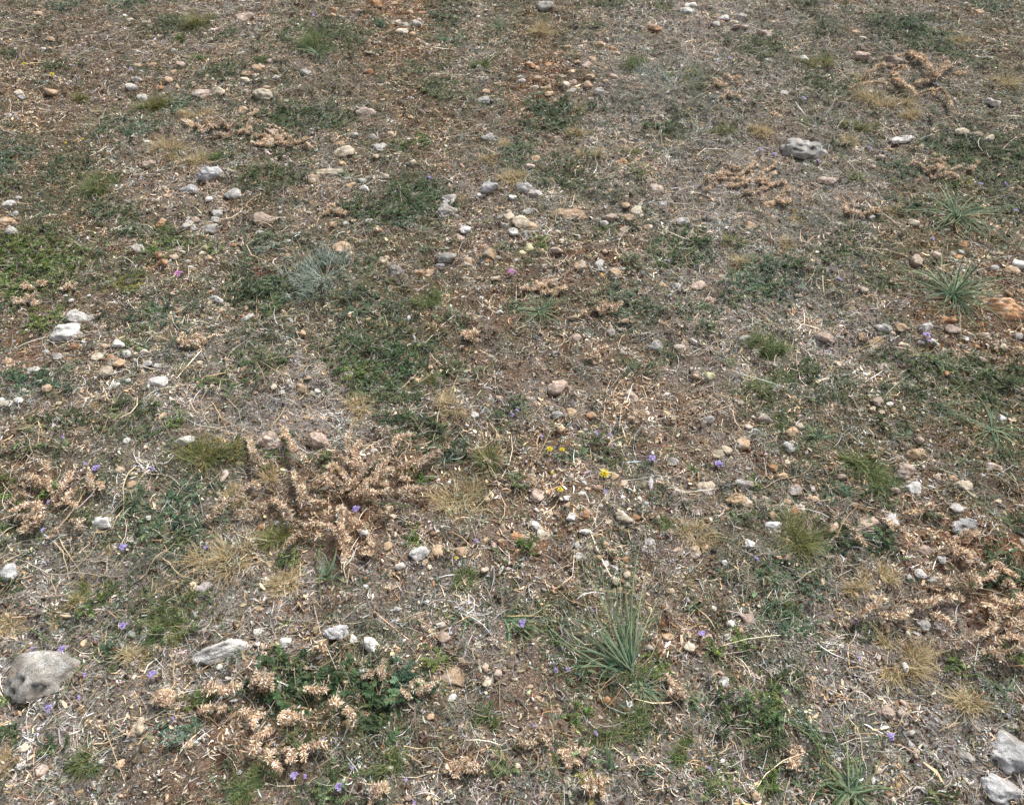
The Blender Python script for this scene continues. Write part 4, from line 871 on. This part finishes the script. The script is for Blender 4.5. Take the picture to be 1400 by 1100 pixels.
# ------------------------------------------------------------------ bare twigs; 'T' is thick, 'G' green
TW = {1: "340,130 400,195|535,690 540,630 580,580|630,970 665,925", 2: "700,240 745,290 750,350 770,390|1110,300 1160,240|960,540 1050,580 1080,600|240,390 300,440",
3: "320,60 325,95 305,140|715,700 708,755|780,700 800,780 800,850|860,595 885,565|990,300 1060,350 1100,380|1180,890 1240,840 1280,800|1330,530 1395,590|690,300 780,430 860,520|930,740 985,820",
4: "345,610 400,530|310,890 340,860 370,740|20,500 90,590|280,280 330,290 400,310|G 870,560 940,620 1050,635", 5: "340,210 400,240 460,310|500,530 550,570|620,490 660,535|780,450 840,435 905,435|540,720 575,660",
6: "510,155 570,200 630,270|320,560 325,610 360,680 380,720|200,740 210,800 250,850 300,870|10,680 120,655 240,640 320,625|470,580 540,610 620,655|945,630 975,580|850,640 890,715|700,480 830,488 1040,487|800,280 840,350|270,790 340,770 420,765|820,1010 870,1000 920,950|1160,900 1185,980 1250,1040",
7: "240,820 300,870 340,920 400,960|400,950 470,1010|920,550 940,480|1175,530 1190,590 1220,630|1080,580 1100,620|T 1290,600 1340,640 1390,690|1275,690 1280,620 1310,600|860,590 930,635|40,840 110,780|820,290 850,330",
8: "T 0,640 80,690 160,715 270,740|30,580 100,640 140,690|490,160 490,60 510,10|480,230 590,150 660,140|590,350 600,390|640,1000 720,970 780,960|1045,560 1050,680 1060,770|G 780,910 870,990 950,1060|G 1000,850 1040,950 1090,1060",
9: "120,200 165,250 190,330 195,390|190,205 290,250 380,320|T 1130,40 1170,110 1210,200|1140,50 1090,110 1080,160|T 1100,130 1200,145 1280,190 1360,215|1200,10 1270,90 1290,180|T 720,390 680,460 665,560 668,680|800,410 795,490 780,540|940,540 1000,490 1090,450|T 280,780 340,840 365,920 370,990|T 320,765 370,850 430,940|385,720 380,850|110,880 220,935 330,965 480,955 620,965|0,860 120,800 260,770|480,885 620,885|T 490,780 540,740 610,710|T 750,980 840,880 950,770|780,700 850,740 910,770|970,970 1060,1000|980,940 1130,975|T 870,870 930,930 980,980|920,755 1040,690|280,960 295,1060|875,140 900,190|915,30 920,80",
10: "T 990,0 970,120 955,250|920,95 1080,105 1160,170|T 1240,140 1290,230 1295,270|T 1080,200 1150,280 1230,370 1280,450|T 1110,290 1170,300 1290,240|1170,300 1240,360 1340,430|G 560,580 700,595 850,610|700,730 720,790|410,980 450,940|G 1250,820 1330,900|G 350,800 330,890 340,960|G 360,980 440,1020 530,1050|G 345,970 350,1080",
11: "110,120 185,185|770,430 860,440 940,460|560,550 640,600|T 1270,170 1350,178|860,280 1000,268|200,820 260,870|1190,880 1200,960 1210,1000|1320,980 1335,1040",
12: "0,500 100,455 230,420 280,350|470,10 510,80 540,160|450,250 490,320 540,380|G 1045,370 1130,290 1240,235|1150,510 1190,570|830,680 880,600 895,555|0,590 150,600 330,600|185,1000 300,920|0,970 15,1040|1200,750 1250,690|1200,420 1330,500",
13: "T 900,520 940,440 935,350 940,320|870,370 900,450|860,610 940,620 1010,650|850,610 960,560 1000,540|T 500,770 600,760 700,710|250,670 350,590|1280,80 1330,70 1390,30|480,870 560,800 630,760|160,960 120,990 40,1010|270,1020 380,1085|1000,800 1060,840|G 150,150 290,240 440,330|G 620,160 480,330 390,420 320,530",
14: "T 860,110 920,160 980,220|T 390,390 395,460|890,735 1000,740|740,680 740,750|730,680 755,615|T 790,780 880,800 970,800 1040,900|T 800,820 880,880 895,930|1290,790 1360,740|G 1240,650 1250,550|200,70 290,165|920,380 940,460|300,0 360,50|430,560 440,440|165,640 180,760",
15: "T 1030,835 1110,815 1160,760|T 150,500 190,510 220,600|1000,565 1120,570|320,1010 410,900|1010,880 1080,970|900,400 905,320|940,480 935,440|920,420 1000,390|630,880 740,890|310,590 320,520|G 200,190 290,260 420,330|G 130,0 220,160 300,250",
16: "T 480,650 510,720 540,860|T 950,700 1010,670 1090,580|T 700,720 750,620 810,605|520,430 600,460 660,475|500,440 540,490 590,500|110,150 190,190 270,225|780,170 850,240|240,400 275,480 285,600|860,1050 960,1080|890,600 950,650|670,740 720,700|G 1130,400 1220,460 1380,640|G 100,640 250,740 330,830"}
for t, s_ in TW.items():
    for b_ in s_.split('|'):
        q = b_.split(); k = ''
        if q[0] in 'TG': k = q[0]; q = q[1:]
        P = [tp(t, *map(float, e.split(','))) for e in q]
        W = np.array([at(*p_) for p_ in P]); n = len(P)*5
        w = smooth_path(W, n); w += (np.stack([fbm2(np.arange(n)*.5, np.full(n, P[0][0]), 3), fbm2(np.arange(n)*.5, np.full(n, P[0][1]), 4)], 1)-.5)*.006
        tt = np.linspace(0, 1, n); m = pxscale(*P[0])
        z = hgt(w[:, 0], w[:, 1])+.004+rng.uniform(.004, .014)*np.sin(tt*math.pi)
        Q = np.stack([w, ], 0)[0]; Q = np.column_stack([Q, z])
        r = (.00165 if k == 'T' else .0011) if k != 'G' else .0021
        col = {'': lin(190, 178, 156), 'T': lin(196, 176, 142), 'G': lin(104, 116, 78)}[k]; col = np.array(col)*np.exp(rng.normal(0, .12))
        x, y, z0 = Q[0]; nm = 'green_stalk' if k == 'G' else 'twig'
        o = root(nm, (x, y, z0)); S = Soup(); tube(S, Q, r, r*.45, col, 6, np.array(col)*rng.uniform(.75, 1.1)); part('stem', S, M_stem, o, True)
        S = Soup()
        if k == 'G':
            nl = 22; u = rng.integers(1, n, nl)
            ribbons(S, Q[u], rng.uniform(0, 6.28, nl), rng.uniform(0, 1, nl), .007, .003, jit(GREENS, nl), 2, .4, 0., [.5, 1, .2]); part('leaves', S, M_leaf, o)
        else:
            for _ in range(1+(len(P) > 2)):
                i0 = int(rng.integers(n//4, n-2)); d = Q[i0+1]-Q[i0]; a = math.atan2(d[1], d[0])+rng.choice([-1, 1])*rng.uniform(.35, .8); ll = np.linalg.norm(Q[-1]-Q[0])*rng.uniform(.15, .35)
                B_ = np.array([Q[i0]+np.array([math.cos(a+f*.3), math.sin(a+f*.3), .12])*ll*f for f in np.linspace(0, 1, 5)])
                S = Soup(); tube(S, B_, r*.6, r*.3, col, 5); part('side_twig', S, M_stem, o, True)
        c_ = P[len(P)//2]
        words = {'': 'thin pale bare twig', 'T': 'thick pale tan dead twig', 'G': 'green leafy stalk'}[k]
        reg(o, c_[0], c_[1], abs(P[0][0]-P[-1][0])+abs(P[0][1]-P[-1][1]), words, 'stalk' if k == 'G' else 'twig', 'bare twigs on the ground' if k != 'G' else 'green stalks on the ground')

# ------------------------------------------------------------------ labels: what it looks like and what it lies beside
LM = [(59, 922, 'the large pitted grey rock'), (306, 887, 'the bone-like white rock'), (1097, 206, 'the rock with three hollows'), (1230, 192, 'the long lichen-covered rock'), (1370, 422, 'the large orange rock'),
      (287, 239, 'the blocky grey-white rock'), (102, 445, 'the pair of white rocks'), (297, 410, 'the black-hollowed white rock'), (540, 372, 'the notched grey rock'), (612, 352, 'the lichen-spotted grey rock'), (777, 292, 'the half-buried tan rock'),
      (445, 237, 'the long low white-tan rock'), (515, 8, 'the orange-brown top rock'), (742, 8, 'the angular grey boulder'), (938, 12, 'the two white top rocks'), (253, 603, 'the streaked white rock'), (1057, 720, 'the dark-streaked white rock'), (369, 601, 'the pinkish-grey mossy rock'),
      (438, 601, 'the smooth pinkish-tan rock'), (1182, 717, 'the mossy-footed round rock'), (1323, 719, 'the knobbly white rock'), (460, 861, 'the rounded cream-white rock'), (512, 880, 'the hollow pinkish-white rock'), (622, 927, 'the flat brown slab'), (1211, 973, 'the two-toned rock'),
      (1375, 1017, 'the large rounded white rock'), (1366, 1073, 'the ledged white rock'), (852, 707, 'the blocky cream stone'), (1010, 683, 'the chipped tan rock'), (955, 391, 'the triangular brown rock'), (1125, 461, 'the domed pinkish rock'), (760, 484, 'the black stone'),
      (445, 383, 'the silvery shrub'), (921, 123, 'the grey-green radiating shrub'), (473, 668, 'the sprawling dead shrub'), (1336, 835, 'the wide dead shrub'), (1251, 113, 'the brown branching shrub'), (67, 694, 'the left-edge dead shrub'), (381, 987, 'the pale seed-cluster shrub'),
      (825, 646, 'the largest yellow flower'), (73, 103, 'the top-left yellow flower'), (862, 910, 'the tall fan of leaves'), (881, 941, 'the short blue rosette'), (1305, 298, 'the upper right rosette'), (1301, 404, 'the lower right rosette'), (1356, 589, 'the tan-leaved rosette'), (736, 427, 'the central dark rosette'),
      (1161, 1082, 'the bottom-edge rosette'), (684, 39, 'the spiky top rosette'), (272, 630, 'the big olive tuft'), (1084, 743, 'the olive tuft by white stone'), (319, 764, 'the big dry tuft'), (1230, 905, 'the large right dry tuft'), (630, 684, 'the middle dry tuft'), (38, 365, 'the bright green left patch'), (750, 155, 'the dark bushy patch'),
      (502, 953, 'the round-leaved bush'), (520, 483, 'the central dark herb'), (1243, 38, 'the top right dark herb'), (1336, 211, 'the right dark herb'), (412, 165, 'the upper dark herb'), (545, 285, 'the upper middle dark herb'), (224, 700, 'the blue-green left herb')]
def where(dx, dy):
    v = 'above' if dy < 0 else 'below'; h = 'left of' if dx < 0 else 'right of'
    if abs(dx) > 2.2*abs(dy): return h
    if abs(dy) > 2.2*abs(dx): return v
    return v+' and '+h.replace(' of', '')+' of' if False else ('upper ' if dy < 0 else 'lower ')+h.replace(' of', '')+' of'
used = set()
from collections import Counter
SINGLES = {k for k, v in Counter(q[4] for q in THINGS).items() if v == 1 and k.count(' ') >= 4}
n_dup = 0
for o, px, py, w, phrase, cat, group in sorted(THINGS, key=lambda q: -q[3]):
    o['category'] = cat; o['group'] = group
    lm = sorted(((math.hypot(px-x, (py-y)*1.3), x, y, n_) for x, y, n_ in LM if math.hypot(px-x, py-y) > 14))
    c = []
    for d, x, y, n_ in lm[:4]:
        rel = where(px-x, py-y)
        c.append((phrase+(' just ' if d < 60 else ' ')+rel+' '+n_))
    (d1, x1, y1, n1), (d2, x2, y2, n2) = lm[0], lm[1]
    def far(d): return 'touching' if d < 20 else 'close' if d < 45 else 'near' if d < 80 else 'a way' if d < 130 else 'far'
    def squeeze(s): return ' '.join(s.split())
    opts = [c[0], c[1], f'{phrase} {far(d1)} {where(px-x1, py-y1)} {n1}', c[2], f'{phrase} between {n1} and {n2}', c[3], f'{phrase} {far(d2)} {where(px-x2, py-y2)} {n2}']
    def side(dx, dy):
        v = 'above' if dy < 0 else 'below'; h = 'left' if dx < 0 else 'right'
        ax, ay = abs(dx), abs(dy)
        return f'straight {v}' if ay > 5*ax else f'{v} and slightly {h} of' if ay > ax*1.3 else f'directly {h} of' if ax > 5*ay else f'{h} and slightly {v}' if ax > ay*1.3 else f'diagonally {v} and {h} of'
    s1 = side(px-x1, py-y1); s2 = side(px-x2, py-y2)
    opts += [f'{phrase} {s1} {n1}', f'{phrase} {far(d1)} {s1} {n1}', f'{phrase} {s2} {n2}', f'{phrase} {far(d2)} {s2} {n2}']
    (d3, x3, y3, n3), (d4, x4, y4, n4) = lm[2], lm[3]
    opts += [f'{phrase} {far(d3)} {side(px-x3, py-y3)} {n3}', f'{phrase} {far(d4)} {side(px-x4, py-y4)} {n4}', f'{phrase} between {n1} and {n3}', f'{phrase} between {n2} and {n3}']
    opts += [f'{phrase}, {k_} nearest to {n1}' for k_ in ('second', 'third', 'fourth', 'fifth')]
    opts = [squeeze(s_) for s_ in opts]
    if phrase.count(" ") >= 5 or phrase in SINGLES: opts = [phrase]+opts
    ok = [s_ for s_ in opts if s_ not in used and 4 <= len(s_.split()) <= 16]
    if ok:
        o['label'] = ok[0]; used.add(ok[0]); late = globals().get('late', 0)+('nearest to' in ok[0])
    else: o['label'] = opts[0] if len(opts[0].split()) <= 16 else ' '.join(opts[0].split()[:16]); n_dup += 1
print('things', len(THINGS), 'shared labels', n_dup)

# ------------------------------------------------------------------ light, sky, camera
w = bpy.data.worlds.new('World'); scene.world = w; w.use_nodes = True
nt = w.node_tree; bg = nt.nodes['Background']
sky = nt.nodes.new('ShaderNodeTexSky'); sky.sky_type = 'NISHITA'; sky.sun_disc = False
EL, AZ = math.radians(52), math.radians(38)      # sun behind the slope, to the right
sky.sun_elevation = EL; sky.sun_rotation = AZ; sky.air_density = 1.; sky.dust_density = 4.; sky.ozone_density = 1.
hs = nt.nodes.new('ShaderNodeHueSaturation'); hs.inputs['Saturation'].default_value = .42
nt.links.new(sky.outputs[0], hs.inputs['Color']); nt.links.new(hs.outputs[0], bg.inputs['Color']); bg.inputs['Strength'].default_value = .06
sd = bpy.data.lights.new('sun', 'SUN'); sd.energy = 1.5; sd.angle = math.radians(17); sd.color = (1, .985, .965)
so = bpy.data.objects.new('sun', sd); C.objects.link(so)
so.rotation_euler = (math.pi/2-EL, 0, math.pi-AZ); so.location = (2, 3, 6)
cd = bpy.data.cameras.new('camera'); cd.sensor_width = 36; cd.lens = 36*F/1400; cd.clip_start = .05; cd.clip_end = 500
co = bpy.data.objects.new('camera', cd); C.objects.link(co); co.location = (0, 0, H); co.rotation_euler = (math.pi/2-PITCH, 0, 0)
scene.camera = co
scene.view_settings.view_transform = 'Standard'; scene.view_settings.look = 'None'
scene.view_settings.exposure = 1.36; scene.view_settings.gamma = 1
scene.cycles.max_bounces = 5
